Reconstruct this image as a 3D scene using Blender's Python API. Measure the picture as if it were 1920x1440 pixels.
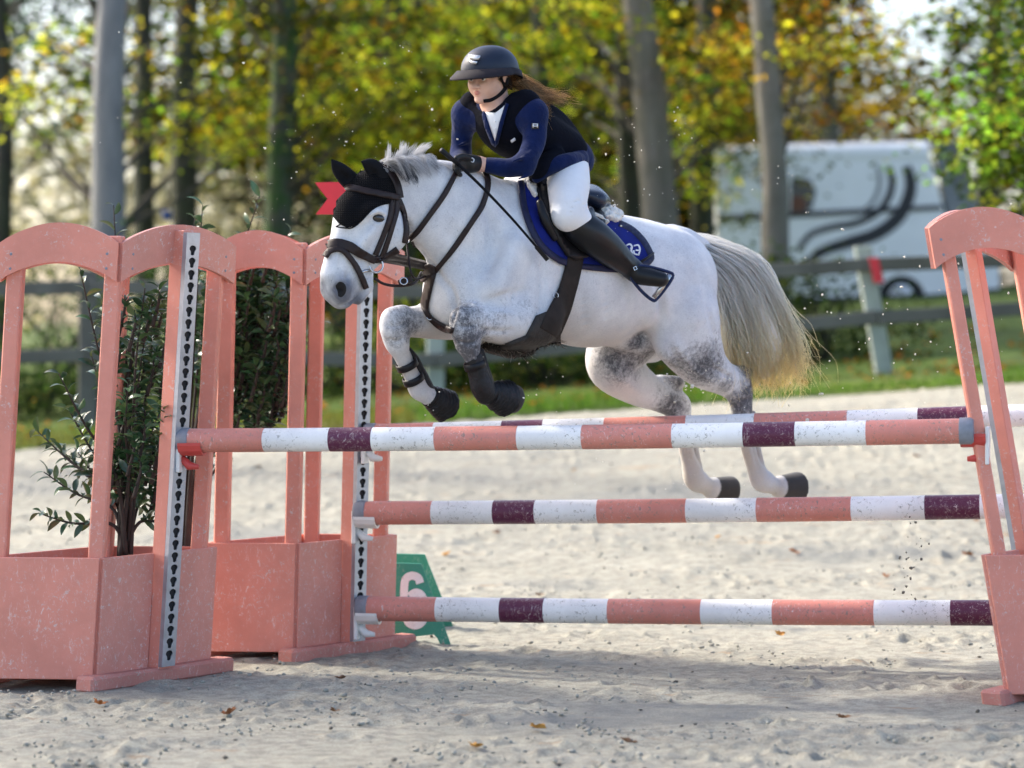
import bpy, bmesh, math, random
import numpy as np
from mathutils import Vector, Matrix
from mathutils.bvhtree import BVHTree
from mathutils.geometry import delaunay_2d_cdt

for o in list(bpy.data.objects): bpy.data.objects.remove(o)
scene = bpy.context.scene
COL = scene.collection
random.seed(7); RNG = np.random.default_rng(7)

# ------------------------------------------------------------------ camera
CAM_D, CAM_Z, FPX, HOR = 12.0, 1.5, 5580.0, 606.0      # distance, eye height, focal length and horizon (px of a 1920 wide picture)
cd = bpy.data.cameras.new('camera'); cam = bpy.data.objects.new('camera', cd); COL.objects.link(cam)
cam.location = (0, -CAM_D, CAM_Z); cam.rotation_euler = (math.pi/2, 0, 0)
cd.sensor_width = 36; cd.lens = FPX/1920*36; cd.shift_y = -(720-HOR)/1920
cd.clip_start = .1; cd.clip_end = 2000
cd.dof.use_dof = True; cd.dof.focus_distance = 12.35; cd.dof.aperture_fstop = 1.85
scene.camera = cam
# ------------------------------------------------------------------ sky and sun
SUN_AZ, SUN_EL = math.radians(-62), math.radians(36)    # azimuth from +Y (away from the camera), negative = left
w = bpy.data.worlds.new('World'); scene.world = w; w.use_nodes = True
nt = w.node_tree; nt.nodes.clear()
sky = nt.nodes.new('ShaderNodeTexSky'); sky.sky_type = 'NISHITA'; sky.sun_disc = False
sky.sun_elevation = SUN_EL; sky.sun_rotation = SUN_AZ; sky.air_density = .75; sky.dust_density = 3.0; sky.ozone_density = .2
bg = nt.nodes.new('ShaderNodeBackground'); bg.inputs[1].default_value = .15
out = nt.nodes.new('ShaderNodeOutputWorld')
nt.links.new(sky.outputs[0], bg.inputs[0]); nt.links.new(bg.outputs[0], out.inputs[0])
sd = bpy.data.lights.new('sun', 'SUN'); sd.energy = 2.0; sd.angle = math.radians(3); sd.color = (1, .93, .82)
sun = bpy.data.objects.new('sun', sd); COL.objects.link(sun)
sv = Vector((math.sin(SUN_AZ)*math.cos(SUN_EL), math.cos(SUN_AZ)*math.cos(SUN_EL), math.sin(SUN_EL)))
sun.rotation_euler = sv.to_track_quat('Z', 'Y').to_euler(); sun.location = (-20, 15, 20)
scene.view_settings.view_transform = 'Standard'; scene.view_settings.look = 'None'
scene.view_settings.gamma = 1; scene.view_settings.exposure = 1.62
scene.view_settings.use_curve_mapping = False
scene.render.engine = 'CYCLES'

# ------------------------------------------------------------------ helpers
def V(*a): return np.array(a, float)
def P(px, py, Y):
    "the point that stands at distance Y behind the jump and shows at (px, py) of the 1920 x 1440 photograph"
    k = (Y+CAM_D)/FPX
    return V((px-960)*k, Y, CAM_Z-(py-HOR)*k)
def pix(v):
    v = np.asarray(v, float).reshape(-1, 3); k = FPX/(v[:, 1]+CAM_D)
    return np.stack([960+v[:, 0]*k, HOR-(v[:, 2]-CAM_Z)*k], 1)
ROOT = {}
def tag(o, label=None, cat=None, group=None, kind=None):
    if label: o['label'] = label
    if cat: o['category'] = cat
    if group: o['group'] = group
    if kind: o['kind'] = kind
    return o
def thing(name, loc, label, cat, group=None):
    o = bpy.data.objects.new(name, None); COL.objects.link(o); o.location = tuple(loc); o.empty_display_size = .1
    ROOT[o.name] = np.array(loc, float)
    return tag(o, label, cat, group)
def obj(name, verts, faces, mat, parent=None, smooth=False, mats=None, fm=None, attrs=None):
    verts = np.asarray(verts, float).reshape(-1, 3)
    off = np.zeros(3)
    if parent is not None: off = ROOT[parent.name]
    me = bpy.data.meshes.new(name)
    v = (verts-off).astype(np.float32)
    if isinstance(faces, np.ndarray) and faces.ndim == 2 and len(faces):
        n, k = faces.shape
        me.vertices.add(len(v)); me.vertices.foreach_set('co', v.ravel())
        me.loops.add(n*k); me.loops.foreach_set('vertex_index', faces.astype(np.int32).ravel())
        me.polygons.add(n); me.polygons.foreach_set('loop_start', np.arange(0, n*k, k, dtype=np.int32))
        try: me.polygons.foreach_set('loop_total', np.full(n, k, np.int32))
        except Exception: pass
        me.update(calc_edges=True)
    else:
        me.from_pydata([tuple(map(float, q)) for q in v], [], [tuple(int(i) for i in f) for f in faces]); me.update()
    for m in (mats or [mat]): me.materials.append(m)
    if fm is not None: me.polygons.foreach_set('material_index', np.asarray(fm, np.int32))
    if smooth: me.polygons.foreach_set('use_smooth', np.ones(len(me.polygons), bool))
    for an, arr in (attrs or {}).items():
        arr = np.asarray(arr, np.float32)
        if arr.ndim == 1:
            a = me.attributes.new(an, 'FLOAT', 'POINT'); a.data.foreach_set('value', arr)
        else:
            a = me.attributes.new(an, 'FLOAT_COLOR', 'POINT')
            c = np.ones((len(arr), 4), np.float32); c[:, :3] = arr[:, :3]; a.data.foreach_set('color', c.ravel())
    o = bpy.data.objects.new(name, me); COL.objects.link(o)
    if parent is not None: o.parent = parent; ROOT[o.name] = off
    else: ROOT[o.name] = np.zeros(3)
    return o
def solo(name, verts, faces, mat, label, cat, group=None, **kw):
    "a thing of one mesh, its origin at its own base"
    verts = np.asarray(verts, float).reshape(-1, 3)
    c = verts.mean(0); c[2] = verts[:, 2].min()
    o = obj(name, verts-c, faces, mat, **kw); o.location = tuple(c); ROOT[o.name] = c
    return tag(o, label, cat, group)

class MB:
    "collects shapes into one mesh"
    def __init__(s): s.v = []; s.f = []
    def add(s, v, f):
        n = len(s.v); s.v += [tuple(map(float, q)) for q in v]; s.f += [tuple(int(i)+n for i in g) for g in f]; return s
    def box(s, c, ax, ay, az, hx, hy, hz, bev=.004):
        "bevelled box with given axes and half sizes"
        c = np.array(c, float); A = np.array([ax, ay, az], float); A /= np.linalg.norm(A, axis=1)[:, None]
        h = np.array([hx, hy, hz]); b = min(bev, .45*min(hx, hy, hz))
        vs = []; idx = {}
        for sx in (-1, 1):
            for sy in (-1, 1):
                for sz in (-1, 1):
                    sg = np.array([sx, sy, sz])
                    for k in range(3):
                        q = h-b; q[k] = h[k]
                        idx[(sx, sy, sz, k)] = len(vs); vs.append(c+(sg*q)@A)
        fs = []
        for k in range(3):
            a, bb = [i for i in range(3) if i != k]
            for sgn in (-1, 1):
                loop = []
                for (u, v_) in ((-1, -1), (1, -1), (1, 1), (-1, 1)):
                    key = [0, 0, 0]; key[k] = sgn; key[a] = u; key[bb] = v_; loop.append(idx[(*key, k)])
                if (sgn > 0) == (k == 1): loop.reverse()
                fs.append(loop)
        for k in range(3):           # edges along axis k
            a, bb = [i for i in range(3) if i != k]
            for u in (-1, 1):
                for v_ in (-1, 1):
                    k0 = [0, 0, 0]; k0[a] = u; k0[bb] = v_; k1 = list(k0); k0[k] = -1; k1[k] = 1
                    fs.append([idx[(*k0, a)], idx[(*k1, a)], idx[(*k1, bb)], idx[(*k0, bb)]])
        for sx in (-1, 1):
            for sy in (-1, 1):
                for sz in (-1, 1): fs.append([idx[(sx, sy, sz, k)] for k in range(3)])
        return s.add(vs, fs)
    def prism(s, poly, d, bev=0):
        "polygon of 3d points pushed by the vector d"
        poly = np.array(poly, float); n = len(poly); d = np.array(d, float)
        vs = list(poly)+list(poly+d)
        return s.add(vs, [list(range(n))[::-1], list(range(n, 2*n))]+[[i, (i+1) % n, n+(i+1) % n, n+i] for i in range(n)])
    def tube(s, pts, rad, n=8, caps=True):
        pts = np.array(pts, float); m = len(pts); rad = np.broadcast_to(np.asarray(rad, float), (m,))
        t = np.gradient(pts, axis=0); t /= np.linalg.norm(t, axis=1)[:, None]+1e-12
        ref = V(0, 0, 1) if abs(t[0][2]) < .9 else V(1, 0, 0)
        vs = []; u = np.cross(t[0], ref); u /= np.linalg.norm(u)
        for i in range(m):
            u = u-t[i]*(u@t[i]); u /= np.linalg.norm(u)+1e-12; w_ = np.cross(t[i], u)
            for k in range(n):
                a = 2*math.pi*k/n; vs.append(pts[i]+rad[i]*(math.cos(a)*u+math.sin(a)*w_))
        fs = [[i*n+k, i*n+(k+1) % n, (i+1)*n+(k+1) % n, (i+1)*n+k] for i in range(m-1) for k in range(n)]
        if caps: fs += [list(range(n))[::-1], list(range((m-1)*n, m*n))]
        return s.add(vs, fs)
    def lathe(s, c, axis, prof, n=24, caps=True):
        "profile of (along, radius)"
        c = np.array(c, float); ax = np.array(axis, float); ax /= np.linalg.norm(ax)
        return s.tube2([c+ax*a for a, r in prof], [r for a, r in prof], ax, n, caps)
    def tube2(s, pts, rad, ax, n, caps):
        ref = V(0, 0, 1) if abs(ax[2]) < .9 else V(1, 0, 0)
        u = np.cross(ax, ref); u /= np.linalg.norm(u); w_ = np.cross(ax, u); vs = []
        for p, r in zip(pts, rad):
            for k in range(n):
                a = 2*math.pi*k/n; vs.append(p+r*(math.cos(a)*u+math.sin(a)*w_))
        m = len(pts)
        fs = [[i*n+k, i*n+(k+1) % n, (i+1)*n+(k+1) % n, (i+1)*n+k] for i in range(m-1) for k in range(n)]
        if caps: fs += [list(range(n))[::-1], list(range((m-1)*n, m*n))]
        return s.add(vs, fs)
    def build(s, name, mat, parent=None, **kw): return obj(name, s.v, s.f, mat, parent, **kw)
    def solo(s, name, mat, label, cat, group=None, **kw): return solo(name, s.v, s.f, mat, label, cat, group, **kw)

def catmull(pts, sub):
    pts = np.array(pts, float)
    if len(pts) < 3: return np.array([pts[0]+(pts[-1]-pts[0])*t for t in np.linspace(0, 1, sub+1)])
    q = np.vstack([2*pts[0]-pts[1], pts, 2*pts[-1]-pts[-2]]); res = []
    for i in range(1, len(q)-2):
        for t in np.linspace(0, 1, sub, endpoint=False):
            a, b, c, d = q[i-1:i+3]
            res.append(.5*((2*b)+(c-a)*t+(2*a-5*b+4*c-d)*t*t+(3*b-a-3*c+d)*t**3))
    res.append(pts[-1]); return np.array(res)

# ------------------------------------------------------------------ noise in numpy
def vnoise(x, y, seed=0):
    xi = np.floor(x).astype(np.int64); yi = np.floor(y).astype(np.int64); fx = x-xi; fy = y-yi
    fx = fx*fx*(3-2*fx); fy = fy*fy*(3-2*fy)
    def h(a, b):
        n = (a*374761393+b*668265263+seed*974711) & 0x7fffffff
        n = ((n ^ (n >> 13))*1274126177) & 0x7fffffff
        return ((n ^ (n >> 16)) & 0xffff)/65535.
    return (h(xi, yi)*(1-fx)+h(xi+1, yi)*fx)*(1-fy)+(h(xi, yi+1)*(1-fx)+h(xi+1, yi+1)*fx)*fy

# ------------------------------------------------------------------ materials
class N:
    def __init__(s, name):
        s.m = bpy.data.materials.new(name); s.m.use_nodes = True; s.t = s.m.node_tree; s.t.nodes.clear()
        s.out = s.t.nodes.new('ShaderNodeOutputMaterial'); s.b = s.t.nodes.new('ShaderNodeBsdfPrincipled')
        s.t.links.new(s.b.outputs[0], s.out.inputs[0]); s.co = s.t.nodes.new('ShaderNodeTexCoord').outputs['Object']
    def l(s, a, b): s.t.links.new(a, b)
    def n(s, typ, **kw):
        n = s.t.nodes.new(typ)
        for k, v in kw.items(): setattr(n, k, v)
        return n
    def map(s, scale):
        m = s.n('ShaderNodeMapping'); m.inputs['Scale'].default_value = scale; s.l(s.co, m.inputs[0]); return m.outputs[0]
    def noise(s, scale, detail=4, rough=.6, co=None, dist=0):
        n = s.n('ShaderNodeTexNoise'); n.inputs['Scale'].default_value = scale; n.inputs['Detail'].default_value = detail
        n.inputs['Roughness'].default_value = rough; n.inputs['Distortion'].default_value = dist; s.l(co or s.co, n.inputs['Vector']); return n.outputs[0]
    def vor(s, scale, co=None, out='Distance'):
        n = s.n('ShaderNodeTexVoronoi'); n.inputs['Scale'].default_value = scale; s.l(co or s.co, n.inputs['Vector']); return n.outputs[out]
    def ramp(s, x, stops):
        n = s.n('ShaderNodeValToRGB'); e = n.color_ramp.elements
        while len(e) > 1: e.remove(e[-1])
        for i, (p, c) in enumerate(stops):
            el = e[0] if i == 0 else e.new(p)
            el.position = p; c = (c, c, c) if not hasattr(c, '__len__') else c; el.color = (*c[:3], 1)
        s.l(x, n.inputs[0]); return n.outputs[0]
    def mix(s, f, a, b, mode='MIX'):
        n = s.n('ShaderNodeMix', data_type='RGBA', blend_type=mode)
        for i, x in ((0, f), (6, a), (7, b)):
            if isinstance(x, bpy.types.NodeSocket): s.l(x, n.inputs[i])
            elif i == 0: n.inputs[0].default_value = x
            else: n.inputs[i].default_value = (*x[:3], 1)
        return n.outputs[2]
    def math(s, op, a, b=0, c=0):
        n = s.n('ShaderNodeMath', operation=op)
        for i, x in enumerate((a, b, c)):
            if isinstance(x, bpy.types.NodeSocket): s.l(x, n.inputs[i])
            else: n.inputs[i].default_value = x
        return n.outputs[0]
    def attr(s, name, out='Fac'):
        n = s.n('ShaderNodeAttribute', attribute_name=name); return n.outputs[out]
    def sep(s, co=None):
        n = s.n('ShaderNodeSeparateXYZ'); s.l(co or s.co, n.inputs[0]); return n.outputs
    def bump(s, h, strength=.3, dist=.005):
        n = s.n('ShaderNodeBump'); n.inputs['Strength'].default_value = strength; n.inputs['Distance'].default_value = dist
        s.l(h, n.inputs['Height']); s.l(n.outputs[0], s.b.inputs['Normal']); return n
    def set(s, col=None, rough=None, spec=None, metal=None, **kw):
        for k, x in (('Base Color', col), ('Roughness', rough), ('Specular IOR Level', spec), ('Metallic', metal), *kw.items()):
            if x is None: continue
            if isinstance(x, bpy.types.NodeSocket): s.l(x, s.b.inputs[k])
            else: s.b.inputs[k].default_value = (*x[:3], 1) if hasattr(x, '__len__') else x
        return s.m
def plain(name, col, rough=.6, var=.15, scale=12, bump=.15, bscale=120, spec=.4, metal=0, bdist=.002, **kw):
    s = N(name); n = s.noise(scale, 5); n2 = s.noise(bscale, 3)
    a = tuple(c*(1-var) for c in col); b = tuple(min(1, c*(1+var)) for c in col)
    s.bump(n2, bump, bdist)
    r = s.math('MULTIPLY_ADD', n, .25, rough-.12)
    return s.set(s.mix(s.ramp(n, [(.3, 0), (.7, 1)]), a, b), r, spec, metal, **kw)
def painted(name, col, mudcol=(.33, .31, .27), mud=.5, chip=.5, rough=.5):
    "old paint: pale scuffs, splashes of mud, low relief"
    s = N(name); n = s.noise(2.3, 6, .65); c0 = tuple(c*.86 for c in col); c1 = tuple(min(1, c*1.1) for c in col)
    c = s.mix(s.ramp(n, [(.35, 0), (.65, 1)]), c0, c1)
    # scuffs: thin slanting streaks in patches
    st = s.noise(42, 7, .8, s.map((1.3, 1.3, .45)), 1.2)
    pa = s.ramp(s.noise(4.5, 5, .7), [(.50-.12*chip, 0), (.66-.12*chip, 1)])
    low = s.ramp(s.math('ABSOLUTE', s.sep()[2]), [(0, 1), (.55, .75), (.8, .25), (1.6, .12)])           # more wear near the ground
    c = s.mix(s.math('MULTIPLY', s.math('MULTIPLY', s.math('MULTIPLY', s.ramp(st, [(.57, 0), (.64, 1)]), pa), low), .75), c, (.80, .74, .71))
    # a few round drops
    dr = s.math('MULTIPLY', s.ramp(s.vor(17), [(.06, 1), (.085, 0)]), s.ramp(s.noise(6, 2), [(.50, 0), (.54, 1)]))
    c = s.mix(s.math('MULTIPLY', dr, .6), c, (.80, .72, .68))
    # mud
    ms = s.noise(55, 7, .8, None, .8); mp = s.ramp(s.noise(5.5, 4, .7), [(.53-.14*mud, 0), (.62-.14*mud, 1)])
    c = s.mix(s.math('MULTIPLY', s.math('MULTIPLY', s.ramp(ms, [(.565, 0), (.60, 1)]), mp), .85), c, mudcol)
    c = s.mix(s.math('MULTIPLY', s.ramp(s.noise(170, 3, .6), [(.64, 0), (.68, 1)]), .35*mud), c, mudcol)
    s.bump(s.noise(90, 4), .2, .002)
    return s.set(c, s.math('MULTIPLY_ADD', n, .3, rough-.15), .4)
# ------------------------------------------------------------------ bodies: smooth unions of tapered limbs and ellipsoids, skinned as one surface
class Body:
    def __init__(s, res): s.res = res; s.p = []
    def ell(s, c, rad, axes=None, k=.05, op=1):
        axes = np.eye(3) if axes is None else np.array(axes, float); axes = axes/np.linalg.norm(axes, axis=1)[:, None]
        s.p.append(('e', np.array(c, float), np.array(rad, float), axes, k, op)); return s
    def chain(s, pts, rads, k=.04, sub=5, n=None, f=1., op=1, smooth=True):
        "tapered tube through the points; n, f: squeezed along the direction n by the factor f"
        d = np.column_stack([np.array(pts, float), np.array(rads, float)])
        d = catmull(d, sub) if (len(d) > 2 and smooth) else np.array([d[0]+(d[-1]-d[0])*t for t in np.linspace(0, 1, 3)]) if len(d) == 2 else d
        s.p.append(('c', d[:, :3], np.maximum(d[:, 3], .002), None if n is None else np.array(n, float)/np.linalg.norm(n), f, k, op)); return s
    def mesh(s):
        lo = np.full(3, 1e9); hi = -lo
        for p in s.p:
            if p[-1] < 0: continue
            if p[0] == 'e': r = p[2].max(); a = b = p[1]
            else: r = p[2].max(); a = p[1].min(0); b = p[1].max(0)
            lo = np.minimum(lo, a-r); hi = np.maximum(hi, b+r)
        h = s.res; lo -= 4*h; hi += 4*h; nn = np.ceil((hi-lo)/h).astype(int)+1
        F = np.full(nn, 1., np.float32)
        ax = [(lo[i]+h*np.arange(nn[i])).astype(np.float32) for i in range(3)]
        for p in s.p:
            k = p[-2]; op = p[-1]; mg = k+3*h
            if p[0] == 'e': r = p[2].max(); a = p[1]-r; b = p[1]+r
            else: r = p[2].max(); a = p[1].min(0)-r; b = p[1].max(0)+r
            i0 = np.maximum(np.floor((a-mg-lo)/h).astype(int), 0); i1 = np.minimum(np.ceil((b+mg-lo)/h).astype(int)+1, nn)
            X, Y, Z = np.meshgrid(*[ax[i][i0[i]:i1[i]] for i in range(3)], indexing='ij')
            if p[0] == 'e':
                q = np.stack([X-p[1][0], Y-p[1][1], Z-p[1][2]], -1).astype(np.float32)@p[3].T.astype(np.float32)
                k0 = np.linalg.norm(q/p[2].astype(np.float32), axis=-1); k1 = np.linalg.norm(q/(p[2]**2).astype(np.float32), axis=-1)
                d = k0*(k0-1)/np.maximum(k1, 1e-6)
            else:
                pts, rr, n_, f = p[1], p[2], p[3], p[4]; d = np.full(X.shape, 9., np.float32)
                for j in range(len(pts)-1):
                    A, B = pts[j], pts[j+1]; ab = B-A; L = ab@ab+1e-12
                    px, py, pz = X-A[0], Y-A[1], Z-A[2]
                    if n_ is not None:
                        abn = ab@n_; t = (px*ab[0]+py*ab[1]+pz*ab[2])/L; t = np.clip(t, 0, 1)
                        qx, qy, qz = px-t*ab[0], py-t*ab[1], pz-t*ab[2]
                        dn = qx*n_[0]+qy*n_[1]+qz*n_[2]; e = dn*(1/f-1)
                        dd = np.sqrt((qx+e*n_[0])**2+(qy+e*n_[1])**2+(qz+e*n_[2])**2)-(rr[j]+t*(rr[j+1]-rr[j]))
                        dd = np.where(dd < 0, dd*min(1, f), dd*(.5+.5*min(1, f)))
                    else:
                        t = np.clip((px*ab[0]+py*ab[1]+pz*ab[2])/L, 0, 1)
                        dd = np.sqrt((px-t*ab[0])**2+(py-t*ab[1])**2+(pz-t*ab[2])**2)-(rr[j]+t*(rr[j+1]-rr[j]))
                    np.minimum(d, dd, out=d)
            S = F[i0[0]:i1[0], i0[1]:i1[1], i0[2]:i1[2]]
            if op > 0:
                hh = np.maximum(k-np.abs(S-d), 0); S[...] = np.minimum(S, d)-hh*hh/(4*k)
            else:
                d = -d; hh = np.maximum(k-np.abs(S-d), 0); S[...] = np.maximum(S, d)+hh*hh/(4*k)
        return nets(F, lo, h)
def nets(F, lo, h):
    "surface nets"
    ins = F < 0; sx, sy, sz = F.shape
    c = np.zeros((sx-1, sy-1, sz-1), np.uint8)
    for i in (0, 1):
        for j in (0, 1):
            for k in (0, 1): c += ins[i:sx-1+i, j:sy-1+j, k:sz-1+k]
    act = (c > 0) & (c < 8); I = np.argwhere(act)
    idx = np.full(act.shape, -1, np.int32); idx[act] = np.arange(len(I))
    acc = np.zeros((len(I), 3)); cnt = np.zeros(len(I))
    corners = [(i, j, k) for i in (0, 1) for j in (0, 1) for k in (0, 1)]
    val = {q: F[I[:, 0]+q[0], I[:, 1]+q[1], I[:, 2]+q[2]].astype(float) for q in corners}
    for q in corners:
        for a in range(3):
            if q[a]: continue
            r = list(q); r[a] = 1; r = tuple(r); v0, v1 = val[q], val[r]
            m = (v0 < 0) != (v1 < 0); t = np.where(m, v0/np.where(m, v0-v1, 1), 0)
            pt = np.array(q, float)[None, :].repeat(len(I), 0); pt[:, a] += t
            acc[m] += pt[m]; cnt[m] += 1
    verts = lo+h*(I+acc/cnt[:, None])
    faces = []
    for a in range(3):
        b, c_ = (a+1) % 3, (a+2) % 3
        s0 = [slice(None)]*3; s1 = [slice(None)]*3; s0[a] = slice(0, -1); s1[a] = slice(1, None)
        A, B = ins[tuple(s0)], ins[tuple(s1)]
        for flip, m in ((0, A & ~B), (1, ~A & B)):
            e = np.argwhere(m)
            ok = (e[:, b] > 0) & (e[:, c_] > 0) & (e[:, b] < F.shape[b]-1) & (e[:, c_] < F.shape[c_]-1); e = e[ok]
            def g(db, dc):
                q = e.copy(); q[:, b] -= db; q[:, c_] -= dc; return idx[q[:, 0], q[:, 1], q[:, 2]]
            f = np.stack([g(1, 1), g(0, 1), g(0, 0), g(1, 0)], 1)
            faces.append(f[:, ::-1] if flip else f)
    f = np.vstack(faces)
    # two rounds of gentle smoothing
    for it in range(2):
        s_ = np.zeros_like(verts); n_ = np.zeros(len(verts))
        for i in range(4):
            for j in (1, 3):
                np.add.at(s_, f[:, i], verts[f[:, (i+j) % 4]]); np.add.at(n_, f[:, i], 1)
        verts = verts+.5*(s_/np.maximum(n_, 1)[:, None]-verts)
    return verts, f

# ------------------------------------------------------------------ things that lie on a body: cut to an outline and draped on its surface
class Skin:
    def __init__(s, v, f): s.v, s.f = v, f; s.t = BVHTree.FromPolygons([Vector(q) for q in v], [tuple(map(int, q)) for q in f])
    def hit(s, px, py):
        o = Vector((0, -CAM_D, CAM_Z)); d = (Vector(P(px, py, 1))-o).normalized()
        r = s.t.ray_cast(o, d)
        if r[0] is not None: n_ = np.array(r[1]); return np.array(r[0]), (n_ if n_@np.array(d) <= 0 else -n_)
        q = s.t.find_nearest(Vector(P(px, py, s.guess)) if hasattr(s, 'guess') else o+d*12.6)
        return np.array(q[0]), np.array(q[1])
    def near(s, p):
        q = s.t.find_nearest(Vector(p)); return np.array(q[0]), np.array(q[1])
def drape(skin, poly, off=.006, step=5, thick=.005, smooth_it=2, soften=0.):
    poly = np.array(poly, float); b = []
    for i in range(len(poly)):
        a, c = poly[i], poly[(i+1) % len(poly)]; m = max(1, int(np.linalg.norm(c-a)/step))
        b += [a+(c-a)*t for t in np.arange(m)/m]
    b = np.array(b); n = len(b)
    lo, hi = b.min(0), b.max(0); g = []
    for x in np.arange(lo[0]+step/2, hi[0], step):
        for y in np.arange(lo[1]+step/2, hi[1], step): g.append((x, y))
    g = np.array(g).reshape(-1, 2)
    def inside(q):
        r = np.zeros(len(q), bool); x1, y1 = b[:, 0], b[:, 1]; x2, y2 = np.roll(x1, -1), np.roll(y1, -1)
        for i in range(n):
            c = ((y1[i] > q[:, 1]) != (y2[i] > q[:, 1])); xx = x1[i]+(q[:, 1]-y1[i])/(y2[i]-y1[i]+1e-12)*(x2[i]-x1[i]); r ^= c & (q[:, 0] < xx)
        return r
    if len(g):
        g = g[inside(g)]
        if len(g): g = g[np.min(np.linalg.norm(g[:, None]-b[None], axis=2), axis=1) > step*.45]
    pts = np.vstack([b, g]) if len(g) else b
    r = delaunay_2d_cdt([Vector(p) for p in pts], [], [list(range(n))], 1, 1e-4)
    p2 = np.array([tuple(q) for q in r[0]]); fs = [f for f in r[2]]
    vs = []; ns = []
    for q in p2:
        h, nn = skin.hit(*q); vs.append(h); ns.append(nn)
    vs = np.array(vs); ns = np.array(ns)
    ed = [set() for _ in vs]
    for f in fs:
        for i in range(len(f)): ed[f[i]].add(f[i-1]); ed[f[i-1]].add(f[i])
    for it in range(smooth_it):
        ns = np.array([ns[i]+ns[list(e)].sum(0) if e else ns[i] for i, e in enumerate(ed)]); ns /= np.linalg.norm(ns, axis=1)[:, None]+1e-9
        if soften: vs = np.array([vs[i]*(1-soften)+soften*vs[list(e)].mean(0) if e else vs[i] for i, e in enumerate(ed)])
    top = vs+ns*(off+thick); bot = vs+ns*(off-.004)
    m = len(vs)
    # face orientation towards the camera
    F = []; cnt = {}
    for f in fs:
        f = list(f)
        a, b_, c = top[f[0]], top[f[1]], top[f[2]]
        if np.cross(b_-a, c-a)@(a-V(0, -CAM_D, CAM_Z)) > 0: f.reverse()
        F.append(f)
        for i in range(len(f)):
            e = (f[i], f[(i+1) % len(f)]); cnt[e] = 1
    side = [[e[0], e[0]+m, e[1]+m, e[1]] for e in cnt if (e[1], e[0]) not in cnt]
    return np.vstack([top, bot]), F+side
def ribbon_poly(pts, w, sub=4):
    p = catmull(pts, sub) if len(pts) > 2 else np.array(pts, float)
    t = np.gradient(p, axis=0); t /= np.linalg.norm(t, axis=1)[:, None]+1e-9; nrm = np.stack([-t[:, 1], t[:, 0]], 1)
    ww = np.interp(np.linspace(0, 1, len(p)), np.linspace(0, 1, len(np.atleast_1d(w))), np.atleast_1d(w))[:, None]/2
    return np.vstack([p+nrm*ww, (p-nrm*ww)[::-1]])
def strap(skin, pts, w, off=.004, thick=.005, step=4): return drape(skin, ribbon_poly(pts, w), off, step, thick)
def strands(curves, r0, r1=None, sides=3):
    "tapered hairs as one mesh; curves (n, m, 3)"
    C = np.asarray(curves, float); n, m, _ = C.shape
    T = np.gradient(C, axis=1); T /= np.linalg.norm(T, axis=2, keepdims=True)+1e-9
    ref = np.where(np.abs(T[..., 2:3]) < .9, V(0, 0, 1), V(1, 0, 0)); U = np.cross(T, ref); U /= np.linalg.norm(U, axis=2, keepdims=True)+1e-9; W = np.cross(T, U)
    rr = np.linspace(1, .25, m)[None, :, None]*np.broadcast_to(np.asarray(r0, float).reshape(-1, 1, 1), (n, 1, 1))
    vs = np.stack([C+rr*(math.cos(a)*U+math.sin(a)*W) for a in np.arange(sides)*2*math.pi/sides], 2)      # n m s 3
    b = (np.arange(n)*m*sides)[:, None, None]+(np.arange(m-1)*sides)[None, :, None]
    k = np.arange(sides); k2 = (k+1) % sides
    f = np.stack([b+k, b+k2, b+sides+k2, b+sides+k], -1).reshape(-1, 4)
    return vs.reshape(-1, 3), f
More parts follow.
